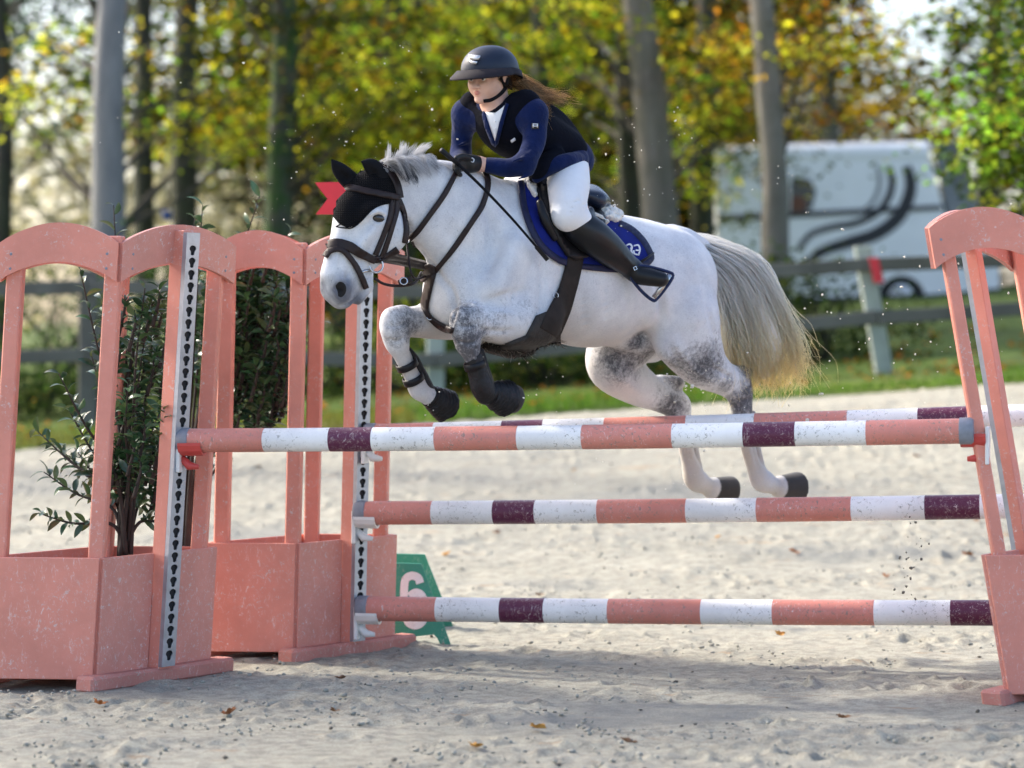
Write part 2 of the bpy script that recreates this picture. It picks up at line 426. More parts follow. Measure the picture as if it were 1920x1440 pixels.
# ------------------------------------------------------------------ terrain
def sstep(a, b, x): t = np.clip((x-a)/(b-a), 0, 1); return t*t*(3-2*t)
def zt(x, Y):
    x = np.asarray(x, float); Y = np.asarray(Y, float); xc = np.clip(x, -9, 9)
    return sstep(2.5, 13.5, Y)*(.70+.068*xc)*np.where(Y > 2.5, 1, 0)+np.clip(Y-16, 0, 18)*.042
def edge(x): return 13.2-.02*np.asarray(x)+.25*np.sin(np.asarray(x)*.9)      # where the sand ends and the grass begins
def ground_sheet():
    xs = list(np.arange(-4.4, 4.4001, .019)); s = .03
    R = [xs[-1]]; 
    while R[-1] < 700: R.append(R[-1]+s); s *= 1.13
    xs = np.array([-r for r in R[1:][::-1]]+xs+R[1:])
    ys = [9.0]; 
    while ys[-1] < 32: ys.append(ys[-1]+.021*(ys[-1]/10)**1.7)
    s = .3
    while ys[-1] < 1500: ys.append(ys[-1]+s); s *= 1.12
    pre = [9.0]; s = .05
    while pre[-1] > -60: pre.append(pre[-1]-s); s *= 1.2
    ys = np.array(pre[1:][::-1]+ys)-CAM_D
    X, Y = np.meshgrid(xs, ys); Z = zt(X, Y)
    near = sstep(60, 20, np.abs(X))*sstep(40, 16, Y)*sstep(-25, -6, Y)
    c1 = vnoise(X*9+.4*Y, Y*7, 1); c2 = vnoise(X*22, Y*19, 2); c3 = vnoise(X*46, Y*42, 3); c0 = vnoise(X*2.1, Y*2.7, 4); cb = vnoise(X*.7, Y*.9, 5)
    amt = .28+.8*sstep(.35, .65, c0)                          # churned and smooth areas
    clod = np.maximum(c2-.52, 0)*2
    pits = np.maximum(vnoise(X*4.2, Y*4.6, 8)-.68, 0)
    d = (.010*(cb-.5)+.016*(c0-.5)+amt*(.011*(c1-.5)+.013*clod*clod*1.5+.008*(c2-.5)+.008*(c3-.5)))-.05*pits
    g = np.random.default_rng(61)                              # hoof prints
    for _ in range(70):
        D_ = 1/g.uniform(1/24, 1/10.0); x0, y0 = g.uniform(-.17, .17)*D_, D_-CAM_D; r0 = g.uniform(.05, .075)
        i0, i1 = np.searchsorted(xs, [x0-.3, x0+.3]); j0, j1 = np.searchsorted(ys, [y0-.3, y0+.3])
        xx, yy = X[j0:j1, i0:i1]-x0, Y[j0:j1, i0:i1]-y0; a = g.uniform(0, 6.28); u = xx*math.cos(a)+yy*math.sin(a); w_ = -xx*math.sin(a)+yy*math.cos(a)
        rr = np.sqrt((u*1.0)**2+(w_*1.18)**2)/r0; dep = g.uniform(.012, .028)
        Z[j0:j1, i0:i1] += -dep*np.exp(-rr**4)*(1-.45*np.exp(-((u+.02)**2+w_**2)/.0009))+dep*.5*np.exp(-((rr-1.35)/.28)**2)*(1+.6*np.sin(3*np.arctan2(w_, u)+a))
    Z += d*near
    Z -= .05*sstep(-.2, .8, Y-edge(X))*(np.abs(X) < 40)*0
    n, m = X.shape; i = np.arange(n-1)[:, None]*m+np.arange(m-1)[None]
    f = np.stack([i, i+1, i+m+1, i+m], -1).reshape(-1, 4)
    return np.stack([X, Y, Z], -1).reshape(-1, 3), f
def sand_mat():
    s = N('sand'); n = s.noise(1.1, 5, .6); n2 = s.noise(14, 6, .7); n3 = s.noise(140, 4, .7)
    c = s.mix(s.ramp(n, [(.35, 0), (.65, 1)]), (.345, .337, .282), (.41, .398, .335))
    c = s.mix(s.math('MULTIPLY', s.ramp(n2, [(.40, 1), (.56, 0)]), .55), c, (.17, .16, .14))
    damp = s.ramp(s.noise(.55, 4, .6, s.map((.6, 1.9, 1)), .4), [(.54, 0), (.63, 1)])
    c = s.mix(s.math('MULTIPLY', damp, .65), c, (.20, .205, .19))
    br = s.math('MULTIPLY', s.ramp(s.noise(3.2, 4, .6, s.map((.8, 3, 1)), .3), [(.64, 0), (.68, 1)]), .6)
    c = s.mix(br, c, (.36, .26, .17))
    c = s.mix(.45, c, s.ramp(n3, [(.3, (.12, .11, .1)), (.7, (.9, .87, .8))]), 'OVERLAY')
    s.bump(n3, .8, .009)
    return s.set(c, s.math('MULTIPLY_ADD', damp, -.25, .9), .3)
v, f = ground_sheet()
tag(obj('ground', v, f, sand_mat(), smooth=True), kind='structure', label='grey sand of the riding arena, churned and damp')

# grass verge and lawn beyond the arena
def grass_mat():
    s = N('lawn'); n = s.noise(.5, 5, .65); n2 = s.noise(9, 5)
    c = s.ramp(n, [(.35, (.022, .035, .008)), (.5, (.055, .105, .015)), (.62, (.14, .16, .02)), (.7, (.17, .10, .03))])
    c = s.mix(.5, c, s.ramp(n2, [(.3, (.03, .05, .01)), (.7, (.13, .18, .03))]))
    s.bump(n2, .8, .04); return s.set(c, .9, .2)
gx = np.concatenate([-np.geomspace(400, 14, 14), np.linspace(-13, 13, 131), np.geomspace(14, 400, 14)])
gt = np.concatenate([np.linspace(0, 1.2, 9), np.linspace(1.5, 8, 27), np.geomspace(9, 900, 24)])
GX, GT = np.meshgrid(gx, gt); GY = edge(np.clip(GX, -40, 40))+GT
GZ = zt(GX, GY)+.02+.05*sstep(0, .8, GT)+.05*(vnoise(GX*2, GY*2, 9)-.5)*sstep(0, .5, GT)
GZ[0] -= .12
n, m = GX.shape; i = np.arange(n-1)[:, None]*m+np.arange(m-1)[None]
tag(obj('lawn', np.stack([GX, GY, GZ], -1).reshape(-1, 3), np.stack([i, i+1, i+m+1, i+m], -1).reshape(-1, 4), grass_mat(), smooth=True), kind='structure')
def leafmat(name, trans=.55, rough=.65):
    s = N(name); c = s.attr('col', 'Color')
    tr = s.n('ShaderNodeBsdfTranslucent'); s.l(c, tr.inputs[0]); mx = s.n('ShaderNodeMixShader'); mx.inputs[0].default_value = trans
    s.l(s.b.outputs[0], mx.inputs[1]); s.l(tr.outputs[0], mx.inputs[2]); s.l(mx.outputs[0], s.out.inputs[0])
    s.set(c, rough, .12); return s.m
LEAF = leafmat('leaf'); BLADE = leafmat('grass_blade', .35, .6)
nb = 26000
bx = RNG.uniform(-8, 8, nb); by = edge(bx)+np.abs(RNG.normal(0, 1.6, nb)); bz = zt(bx, by)+.03
keep = vnoise(bx*1.3, by*1.3, 12) > .25; bx, by, bz = bx[keep], by[keep], bz[keep]; nb = len(bx)
hgt = RNG.uniform(.04, .13, nb)*(.6+.9*vnoise(bx*.8, by*.8, 13)); a = RNG.uniform(0, math.pi, nb); wd = .006
base = np.stack([bx, by, bz], 1); dx = np.stack([np.cos(a)*wd, np.sin(a)*wd, 0*a], 1)
tip = base+np.stack([RNG.normal(0, .03, nb), RNG.normal(0, .03, nb), hgt], 1)
bc = np.where(vnoise(bx*.6, by*.6, 14)[:, None] > .42, V(.10, .20, .02), V(.16, .17, .03))*RNG.uniform(.6, 1.4, (nb, 1))
tag(obj('grass', np.stack([base-dx, base+dx, tip], 1).reshape(-1, 3), np.arange(nb*3).reshape(-1, 3), BLADE, attrs={'col': np.repeat(bc, 3, 0)}),
    'short green grass along the edge of the sand arena', 'grass', kind='stuff')

# small stones and clods thrown about on the sand: nobody could count them
def lumps(c, r, seed=1, squash=.7):
    ico = []; t = (1+5**.5)/2
    iv = np.array([(-1, t, 0), (1, t, 0), (-1, -t, 0), (1, -t, 0), (0, -1, t), (0, 1, t), (0, -1, -t), (0, 1, -t), (t, 0, -1), (t, 0, 1), (-t, 0, -1), (-t, 0, 1)])/math.sqrt(1+t*t)
    fi = np.array([(0, 11, 5), (0, 5, 1), (0, 1, 7), (0, 7, 10), (0, 10, 11), (1, 5, 9), (5, 11, 4), (11, 10, 2), (10, 7, 6), (7, 1, 8), (3, 9, 4), (3, 4, 2), (3, 2, 6), (3, 6, 8), (3, 8, 9), (4, 9, 5), (2, 4, 11), (6, 2, 10), (8, 6, 7), (9, 8, 1)])
    g = np.random.default_rng(seed); n = len(c)
    v = iv[None]*g.uniform(.6, 1.25, (n, 12, 1))*np.asarray(r).reshape(-1, 1, 1)*np.array([1, 1, squash])*g.uniform(.7, 1.3, (n, 1, 3))
    v = v+np.asarray(c)[:, None]
    return v.reshape(-1, 3), (fi[None]+12*np.arange(n)[:, None, None]).reshape(-1, 3)
nc = 11000
D = 1/RNG.uniform(1/27, 1/9.6, nc); cx = RNG.uniform(-.2, .2, nc)*D*1.05; cy = D-CAM_D
cz = zt(cx, cy); keep = (vnoise(cx*2.1, cy*2.7, 4) > .38) & (cy < edge(cx)-.2); cx, cy, cz = cx[keep], cy[keep], cz[keep]
cr = RNG.lognormal(-5.15, .5, len(cx)); cr = np.clip(cr, .002, .013)
v, f = lumps(np.stack([cx, cy, cz+cr*.2], 1), cr, 5)
tag(obj('sand_clods', v, f, plain('clod', (.31, .305, .26), .95, .3, 6, .3, 90)), 'scattered clods of grey sand and small stones on the arena', 'sand clods', kind='stuff')
# dark crumbs of wet earth
nc = 150
D = 1/RNG.uniform(1/24, 1/9.7, nc); cx = RNG.uniform(-.19, .19, nc)*D; cy = D-CAM_D; cz = zt(cx, cy); cr = RNG.uniform(.004, .013, nc)
v, f = lumps(np.stack([cx, cy, cz+cr*.4], 1), cr, 6, .6)
tag(obj('earth_crumbs', v, f, plain('dark_earth', (.10, .09, .075), .9, .3, 20), smooth=True), 'dark crumbs of wet earth and bark strewn on the sand', 'earth crumbs', kind='stuff')
# ------------------------------------------------------------------ the jump: three stands, four poles, cups, number board
SAL = painted('salmon_paint', (.72, .275, .205), (.64, .52, .48), .45, .9)
SALG = painted('salmon_paint_worn', (.63, .262, .205), (.60, .5, .47), .9, 1.0)
SALP = painted('salmon_pole_paint', (.62, .235, .185), (.21, .2, .17), .8, .6, .45)
WHT = painted('white_pole_paint', (.83, .83, .82), (.2, .19, .16), .75, .1, .45)
MAR = painted('maroon_pole_paint', (.10, .016, .05), (.3, .22, .22), 1.1, 1.1, .35)
GALV = plain('galvanised', (.42, .45, .50), .42, .12, 25, .1, 200, .5, .75)
CAPM = plain('grey_cap', (.23, .25, .29), .5, .15, 30, .1)
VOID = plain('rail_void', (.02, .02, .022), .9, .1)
CUPW = plain('white_plastic', (.78, .77, .74), .4, .05, 8, .05)
CUPR = plain('red_plastic', (.55, .07, .06), .4, .1, 8, .05)
FOOTM = painted('salmon_foot_paint', (.50, .20, .16), (.40, .36, .31), 1.0, .9, .7)
GREENP = painted('green_paint', (.045, .29, .20), (.5, .5, .45), .5, .5, .5)

def stand(B, e1, e2, H, lean, label, box_h, rail=True, inset=0., zb=0., hp=.033, rp=.043):
    "planter stand: corner posts, arched boards, panels; e1 = along the face turned to the camera (outwards), e2 = along the face that holds the poles (backwards)"
    B = np.array(B, float); e1 = np.array([*e1, 0.]); e2 = np.array([*e2, 0.])
    t = thing('jump_stand', (B[0], B[1], zb), label, 'jump stand', 'salmon planter stands of the jump')
    def W(q): q = np.array(q, float).reshape(-1, 3); q = q+V(B[0], B[1], zb); q[:, 0] += lean*(q[:, 2]-zb); return q
    def put(name, mb, mat, par=t, **kw): return obj(name, W(mb.v), mb.f, mat, par, **kw)
    up = V(0, 0, 1); l1, l2 = np.linalg.norm(e1), np.linalg.norm(e2); u1, u2 = e1/l1, e2/l2
    n1 = np.cross(u1, up); n1 *= -np.sign(n1@(e2)) ; n2 = np.cross(u2, up); n2 *= -np.sign(n2@e1)      # outward normals of the two faces
    c = {'B': 0*e1, 'A': e1, 'C': e2, 'D': e1+e2}
    for k, q in c.items():
        ins = (u1*(.04 if k in 'BC' else -.04))+(u2*(.04 if k in 'BA' else -.04))
        put('post', MB().box(q+ins+up*(H/2+.02), u1, np.cross(up, u1), up, hp, hp, H/2-.02, .006), SAL)
    # arched boards on the four sides
    def arch(p0, d, nrm):
        L = np.linalg.norm(d); top = []; bot = []
        for s in np.linspace(0, 1, 15):
            a = math.sin(math.pi*s)**.85*.085
            top.append(p0+d*s+up*(H-.03+a)); bot.append(p0+d*s+up*(H-.19+a*.98))
        mb = MB(); vs = []; n = len(top)
        for off in (0, .022): vs += [q+nrm*off for q in top]+[q+nrm*off for q in bot]
        fs = []
        for i in range(n-1):
            fs += [[i, i+1, n+i+1, n+i][::-1], [2*n+i, 2*n+i+1, 3*n+i+1, 3*n+i], [i, i+1, 2*n+i+1, 2*n+i], [n+i, 3*n+i, 3*n+i+1, n+i+1]]
        fs += [[0, 2*n, 3*n, n], [n-1, 2*n-1, 4*n-1, 3*n-1]]
        mb.add(vs, fs); return mb
    g = .003
    put('arch_board', arch(-u1*.004, e1+u1*.01, n1), SAL); put('arch_board', arch(u2*.004, e2, n2), SALG)
    put('arch_board', arch(e2+u1*.01, e1-u1*.02, -n1), SAL); put('arch_board', arch(e1+u2*.01, e2-u2*.02, -n2), SAL)
    # screws of the two boards in front
    SC = CAPM
    for q0, d_, nr in ((-u1*.004, e1, n1), (u2*.004, e2, n2)):
        for s_ in (.09, .91):
            for z_ in (H-.075, H-.135): put('screw', MB().lathe(q0+d_*s_+nr*.0225+up*z_, nr, [(0, .006), (.0015, .005), (.0018, .001)], 8), SC)
    # planter box
    def panel(p0, d, nrm, th=.018):
        u = d/np.linalg.norm(d)
        return MB().box(p0+d/2+up*((box_h+.035)/2)+nrm*th/2, u, nrm, up, np.linalg.norm(d)/2, th/2, (box_h-.035)/2, .003)
    put('side_panel', panel(0*e1, e1, n1), SAL)
    put('side_panel', panel(u2*.004, e2*.5-u2*.05, n2), SALG); put('side_panel', panel(e2*.5+u2*.05, e2*.5-u2*.05, n2), SALG)
    put('side_panel', panel(e2+u1*.002, e1-u1*.004, -n1), SAL); put('side_panel', panel(e1+u2*.02, e2-u2*.04, -n2), SAL)
    mb = MB().prism([e1*.04+e2*.04, e1*.96+e2*.04, e1*.96+e2*.96, e1*.04+e2*.96], (0, 0, .01)); mb.v = [(a, b, z+box_h-.16) for a, b, z in mb.v]
    put('soil', mb, plain('soil', (.05, .035, .025), .95, .4, 20, .6, 40))
    # feet under the pole side and the far side
    for o_, nm in ((0*e1+n2*.03, 0), (e1-n2*.08, 1)):
        put('foot', MB().box(o_+e2*.5+up*.022, u2, np.cross(up, u2), up, l2/2+.09, .05, .034, .012), FOOTM)
    # post that carries the holed metal rail
    cm = e2*.5+n2*(.037-inset)
    put('rail_post', MB().box(cm+up*(H/2+.035), u2, n2, up, rp, rp*.84, H/2-.005, .004), SAL)
    if rail:
        rt = H+.02; rb = .06; wd = rp-.001; pf = cm+n2*(rp*.84+.0015)
        pitch = .0515; nh = int((rt-rb-.06)/pitch)
        vs = []; fs = []
        kh = []                                            # keyhole outline, round on top of a slot
        for a in np.linspace(-50, 230, 9): kh.append((.0125*math.cos(math.radians(a)), .008+.0125*math.sin(math.radians(a))))
        kh += [(-.0065, -.008), (-.0065, -.015), (0, -.019), (.0065, -.015), (.0065, -.008)]
        kh = np.array(kh)*V(1.75, 1.12); m = len(kh)
        ang = np.arctan2(kh[:, 1], kh[:, 0]); ou = []
        for a in ang:                                       # matching outline of the tile
            k_ = min((wd)/max(abs(math.cos(a)), 1e-6), (pitch/2)/max(abs(math.sin(a)), 1e-6)); ou.append((k_*math.cos(a), k_*math.sin(a)))
        ou = np.array(ou)
        def pt(a, z, d): return pf+u2*a+up*z+n2*d
        th = .016
        z0 = rt-.05
        for h in range(nh):
            zc = z0-h*pitch-pitch/2; b = len(vs)
            vs += [pt(a, zc+z, th) for a, z in kh]+[pt(a, zc+z, th) for a, z in ou]+[pt(a, zc+z, th-.004) for a, z in kh]
            cor = len(vs)
            for i in range(m):
                j = (i+1) % m; fs.append([b+i, b+m+i, b+m+j, b+j]); fs.append([b+i, b+j, b+2*m+j, b+2*m+i])
            vs += [pt(x, zc+z, th) for x, z in ((wd, pitch/2), (-wd, pitch/2), (-wd, -pitch/2), (wd, -pitch/2))]
            for q, (sx, sz) in enumerate(((1, 1), (-1, 1), (-1, -1), (1, -1))):
                qa = math.atan2(sz*pitch/2, sx*wd)
                for i in range(m):
                    j = (i+1) % m; a0, a1 = ang[i], ang[j]
                    dlt = (a1-a0+math.pi) % (2*math.pi)-math.pi; d0 = (qa-a0+math.pi) % (2*math.pi)-math.pi
                    if 0 < d0 < dlt or dlt < d0 < 0: fs.append([b+m+i, cor+q, b+m+j])
        zl = z0-nh*pitch
        for (za, zb_) in ((z0, rt), (rb, zl)):
            b = len(vs); vs += [pt(-wd, za, th), pt(wd, za, th), pt(wd, zb_, th), pt(-wd, zb_, th)]; fs.append([b, b+1, b+2, b+3])
        b = len(vs)
        for sx in (-1, 1): vs += [pt(sx*wd, rb, th), pt(sx*wd, rt, th), pt(sx*wd, rb, -.03), pt(sx*wd, rt, -.03)]
        fs += [[b, b+1, b+3, b+2], [b+4, b+5, b+7, b+6], [b+1, b+5, b+7, b+3], [b, b+4, b+6, b+2]]
        mb = MB(); mb.add(vs, fs); r = put('metal_rail', mb, GALV)
        put('rail_hollow_shade', MB().box(pf+n2*.004+up*(rt+rb)/2, u2, n2, up, wd-.004, .003, (rt-rb)/2-.01, .001), VOID, r)  # dark strip stands in for the shade inside the hollow rail
    fr = W([cm+n2*.055])[0]
    return dict(t=t, W=W, n2=n2, u2=u2, face=lambda z: W([cm+n2*.055+up*z])[0])
STN = stand((-1.725, .24), (-.49, .05), (.41, .60), 1.86, .0585, 'nearest salmon planter stand at the left edge, one pole in a red cup', .535)
STF = stand((-.974, 1.26), (-.40, .04), (.417, .55), 1.86, .022, 'farther salmon planter stand behind the horse head, holding three poles', .52)
STR = stand((1.965, -.245), (.45, .03), (.42, .62), 1.905, -.170, 'salmon planter stand at the right edge, leaning to the left', .585, inset=.037, hp=.026, rp=.030)

def pole(a, b, r, cuts, cols, caps, label):
    "cuts in photograph px along the pole, turned into lengths along it"
    a, b = np.array(a, float), np.array(b, float); L = np.linalg.norm(b-a); u = (b-a)/L
    t = thing('jump_pole', (a+b)/2-V(0, 0, r), label, 'pole', 'striped poles of the jump')
    s = []
    for c in cuts:                                          # parameter where the pole shows at that px
        lo, hi = -.3, 1.5
        for _ in range(40):
            m = (lo+hi)/2
            if pix(a+(b-a)*m)[0][0] < c: lo = m
            else: hi = m
        s.append(lo*L)
    s = [0]+s+[L]
    mats = {'p': SALP, 'w': WHT, 'm': MAR}; nm = {'p': 'pink_band', 'w': 'white_band', 'm': 'maroon_band'}
    sag = lambda x: -.006*math.sin(math.pi*x/L)
    for i, c in enumerate(cols):
        e = .0006 if c != 'w' else 0
        xs = np.linspace(s[i], s[i+1], 5)
        MB().tube([a+u*x+V(0, 0, sag(x)) for x in xs], r+e, 28).build(nm[c], mats[c], t, smooth=True).data.set_sharp_from_angle(angle=.7)
    for sd in caps:
        o_, d = (a, -u) if sd == 0 else (b, u)
        MB().lathe(o_-d*.035, d, [(0, r+.002), (.002, r+.004), (.045, r+.004), (.056, r-.004), (.058, 0.001)], 28).build('end_cap', CAPM, t, smooth=True).data.set_sharp_from_angle(angle=.7)
    return t
nL, nR = P(342, 826, .50), P(1816, 808, -.23)
pole(nL, nR, .0495, [497, 620, 700, 818, 972, 1093, 1262, 1395, 1492, 1625], 'pwmwpwpwmwp', (0, 1), 'nearest striped pole at the top, its left end in the red cup')
def fpole(l, r, rad, cuts, label):
    # the far poles run on past the right edge of the picture
    a = P(*l, 1.47); b2 = P(r[0], r[1], .80); d = b2-a; b = a+d/np.linalg.norm(d)*3.42
    pole(a, b, rad, cuts, 'pwmwpwpwmwp', (0, 1), label)
    return a
F1_ = fpole((692, 815), (1900, 778), .0475, [815, 943, 1020, 1135, 1288, 1416, 1590, 1722, 1815, 1960], 'hindmost top striped pole, mostly hidden behind the nearest top pole')
F2_ = fpole((674, 962), (1900, 948), .0530, [812, 927, 1005, 1122, 1288, 1420, 1597, 1735, 1838, 1985], 'middle striped pole of the far side, resting in a white cup')
F3_ = fpole((678, 1141), (1900, 1148), .0550, [820, 940, 1022, 1142, 1316, 1450, 1640, 1783, 1890, 2030], 'lowest striped pole, closest to the sand')

def cup(pos, u, mat, label, w=.058, plate=True):
    "pole cup: back plate on the rail, pin and a curved tongue under the pole; u = direction of the pole"
    u = np.array(u, float); u /= np.linalg.norm(u); up = V(0, 0, 1); s = np.cross(up, u); s /= np.linalg.norm(s)
    t = thing('pole_cup', pos, label, 'pole cup', 'cups that carry the poles'); p = np.array(pos, float)
    mb = MB(); vs = []; n = 13
    for th in (0, -.012):
        for k in range(n):
            a = -1+2*k/(n-1)
            for d in (-.045, .055):
                vs.append(p+s*(a*w)+up*(a*a*.032+th+.012*(1 if abs(a) > .95 else 0))+u*d)
    fs = []
    for k in range(n-1):
        b = 2*k; fs += [[b, b+1, b+3, b+2], [2*n+b, 2*n+b+2, 2*n+b+3, 2*n+b+1], [b, b+2, 2*n+b+2, 2*n+b], [b+1, 2*n+b+1, 2*n+b+3, b+3]]
    fs += [[0, 2*n, 2*n+1, 1], [2*n-2, 2*n-1, 4*n-1, 4*n-2]]
    mb.add(vs, fs).build('tongue', mat, t, smooth=False)
    MB().box(p-u*.05+up*(-.005), s, u, up, .042, .008, .075, .004).build('back_plate', CUPW, t)
    MB().tube([p-u*.045+up*-.02, p-u*.01+up*-.055, p+u*.03+up*-.058], [.016, .019, .010], 10).build('pin_housing', mat, t, smooth=True)
un = nR-nL; uf = V(1, -.235, 0)
cup(P(345, 826, .50)-V(0, 0, .053)+.035*un/np.linalg.norm(un), un, CUPR, 'red pole cup under the left end of the nearest pole')
cup(P(1828, 808, -.20)-V(0, 0, .053)-.0*un/np.linalg.norm(un), -un, CUPR, 'red pole cup under the right end of the nearest pole')
cup(F1_-V(0, 0, .051)+.03*uf, uf, CUPW, 'white pole cup mostly hidden behind the maroon band of the nearest pole')
cup(F2_-V(0, 0, .057)+.03*uf, uf, CUPW, 'white pole cup under the middle pole')
cup(F3_-V(0, 0, .059)+.03*uf, uf, CUPW, 'white pole cup under the lowest pole')

# ---- number board
def board():
    Yb = 1.98; t = thing('number_board', P(770, 1205, Yb), 'green wooden number board with a white 6 behind the far stand', 'number board')
    Q = lambda x, y, d=0: P(x, y, Yb)+V(0, d, 0)+V(0, .25*(P(x, y, Yb)[2]), 0)
    out_ = [(712, 1058), (789, 1060), (845, 1208), (828, 1212), (819, 1196), (813, 1190), (762, 1196), (745, 1200), (738, 1210), (690, 1215), (690, 1190)]
    MB().prism([Q(*q) for q in out_], (0, .02, 0)).build('front_panel', GREENP, t)
    MB().prism([Q(x, y, .75-.5*P(x, y, Yb)[2]) for x, y in out_], (0, .02, 0)).build('rear_panel', GREENP, t)
    # the figure 6, a bent band lying on the panel
    s_ = [(787, 1096), (783, 1086), (771, 1082), (760, 1088), (757, 1104), (757, 1130), (759, 1152), (767, 1169), (781, 1173), (793, 1164), (797, 1142), (791, 1120), (779, 1113), (767, 1120)]
    p = catmull(s_, 4); tt = np.gradient(p, axis=0); tt /= np.linalg.norm(tt, axis=1)[:, None]; nn = np.stack([-tt[:, 1], tt[:, 0]], 1)
    mb = MB(); vs = []
    for k in range(len(p)):
        for sgn in (-1, 1):
            for d in (-.004, .002): vs.append(Q(*(p[k]+nn[k]*sgn*7.5), d))
    fs = []
    for k in range(len(p)-1): b = 4*k; fs += [[b, b+2, b+6, b+4], [b, b+4, b+5, b+1], [b+2, b+3, b+7, b+6]]
    mb.add(vs, fs).build('figure_six', WHT, t)
board()
# ------------------------------------------------------------------ the horse
HA = math.radians(42); CH, SH = math.cos(HA), math.sin(HA); Y0 = .85; KH = FPX/(CAM_D+Y0)
hv = V(-CH, -SH, 0); lv = V(SH, -CH, 0); zv = V(0, 0, 1)          # heading, left side, up
def H(px, py, l=0.):
    "a point of the horse that shows at (px, py), l metres to the left of its middle plane"
    p0 = px-SH*l*KH; return P(px, py, Y0+(p0-1000)/KH*math.tan(HA)-CH*l)
pit = math.radians(11); ha = V(-CH*math.cos(pit), -SH*math.cos(pit), math.sin(pit)); ua = np.cross(lv, -ha); ua = ua if ua[2] > 0 else -ua
AX = [ha, lv, ua]
def tilt(deg):
    a = math.radians(deg); h2 = V(-CH*math.cos(a), -SH*math.cos(a), math.sin(a)); u2 = np.cross(lv, -h2); return [h2, lv, u2 if u2[2] > 0 else -u2]
def horse_body():
    b = Body(.0075)
    # trunk
    b.ell(H(972, 498), (.33, .215, .335), AX, .06)
    b.ell(H(1085, 524), (.42, .265, .293), AX, .10)
    b.ell(H(1205, 512), (.30, .235, .232), AX, .10)
    b.ell(H(1252, 525), (.22, .225, .22), AX, .08)
    b.ell(H(1150, 440), (.25, .10, .08), AX, .08)                 # loins
    # neck and chest
    b.chain([H(752, 365), H(800, 378), H(850, 405), H(912, 450), H(975, 480)], [.12, .175, .225, .27, .28], .07, 6, lv, .56)
    b.ell(H(866, 545), (.15, .185, .17), AX, .08)
    b.ell(H(848, 560, -.09), (.10, .09, .12), AX, .05); b.ell(H(905, 560, .10), (.10, .09, .12), AX, .05)
    b.ell(H(940, 640), (.16, .12, .05), AX, .06)
    # shoulders
    for s in (1, -1):
        b.ell(H(980 if s > 0 else 862, 500, .155*s), (.15, .085, .25), tilt(25), .06)
        b.ell(H(1000 if s > 0 else 890, 575, .165*s), (.13, .085, .11), AX, .06)
    b.chain([H(965, 470, .2), H(930, 540, .19)], [.05, .055], .06)      # point of the shoulder
    # rump and thighs
    b.ell(H(1283, 585, .135), (.155, .105, .235), tilt(-12), .07)
    b.ell(H(1215, 590, -.13), (.15, .10, .22), tilt(-12), .07)
    b.ell(H(1262, 640, .17), (.10, .075, .10), AX, .05)
    b.ell(H(1235, 560, .17), (.12, .07, .12), AX, .08)
    # near fore leg, folded
    b.chain([H(1000, 600, .175), H(955, 605, .175), H(912, 604, .17), H(882, 602, .165)], [.105, .095, .072, .062], .04, 6)
    b.chain([H(876, 600, .165), H(874, 622, .165), H(876, 642, .165)], [.060, .061, .05], .03)
    b.ell(H(866, 606, .165), (.05, .048, .055), None, .03)
    b.chain([H(878, 645, .165), H(886, 672, .163), H(896, 702, .163), H(902, 718, .162)], [.046, .035, .032, .034], .025)
    b.chain([H(902, 722, .162), H(908, 735, .162), H(928, 740, .160)], [.040, .042, .034], .02)
    b.chain([H(926, 740, .16), H(962, 748, .155)], [.040, .062], .012)
    # off fore leg, folded
    b.chain([H(872, 590, -.14), H(830, 600, -.15), H(790, 603, -.15), H(755, 604, -.15)], [.105, .085, .070, .062], .04, 6)
    b.chain([H(744, 602, -.15), H(740, 620, -.15), H(744, 642, -.15)], [.062, .060, .048], .03)
    b.ell(H(734, 604, -.15), (.045, .045, .052), None, .03)
    b.chain([H(744, 640, -.15), H(754, 668, -.152), H(770, 702, -.152), H(779, 716, -.153)], [.046, .035, .032, .034], .025)
    b.chain([H(780, 720, -.153), H(787, 733, -.153), H(805, 742, -.153)], [.040, .042, .034], .02)
    b.chain([H(803, 742, -.153), H(832, 760, -.155)], [.040, .062], .012)
    # near hind leg
    b.chain([H(1280, 600, .14), H(1292, 640, .145), H(1318, 682, .145), H(1352, 708, .14), H(1383, 728, .135)], [.165, .145, .108, .076, .058], .05, 6)
    b.chain([H(1368, 700, .14), H(1398, 697, .135)], [.035, .032], .035)
    b.chain([H(1384, 722, .135), H(1388, 745, .135), H(1391, 770, .135)], [.058, .056, .044], .03)
    b.chain([H(1391, 770, .135), H(1397, 810, .135), H(1408, 860, .135), H(1420, 890, .135)], [.043, .035, .034, .036], .02)
    b.chain([H(1420, 888, .135), H(1429, 902, .135), H(1452, 912, .135)], [.040, .051, .034], .015)
    b.chain([H(1454, 912, .135), H(1462, 913, .135), H(1496, 914, .135)], [.037, .052, .074], .010, smooth=False)
    # off hind leg
    b.chain([H(1190, 615, -.13), H(1158, 655, -.15), H(1152, 688, -.155), H(1194, 722, -.15), H(1238, 745, -.14), H(1270, 763, -.13)], [.15, .135, .118, .092, .068, .057], .04, 6)
    b.chain([H(1240, 715, -.14), H(1272, 718, -.13)], [.03, .032], .035)
    b.chain([H(1270, 758, -.13), H(1275, 785, -.13), H(1279, 800, -.13)], [.055, .050, .042], .03)
    b.chain([H(1279, 800, -.13), H(1286, 840, -.13), H(1296, 880, -.13)], [.041, .035, .036], .02)
    b.chain([H(1296, 878, -.13), H(1304, 900, -.13), H(1327, 914, -.13)], [.040, .051, .034], .015)
    b.chain([H(1328, 914, -.13), H(1336, 916, -.13), H(1366, 922, -.13)], [.037, .052, .074], .010, smooth=False)
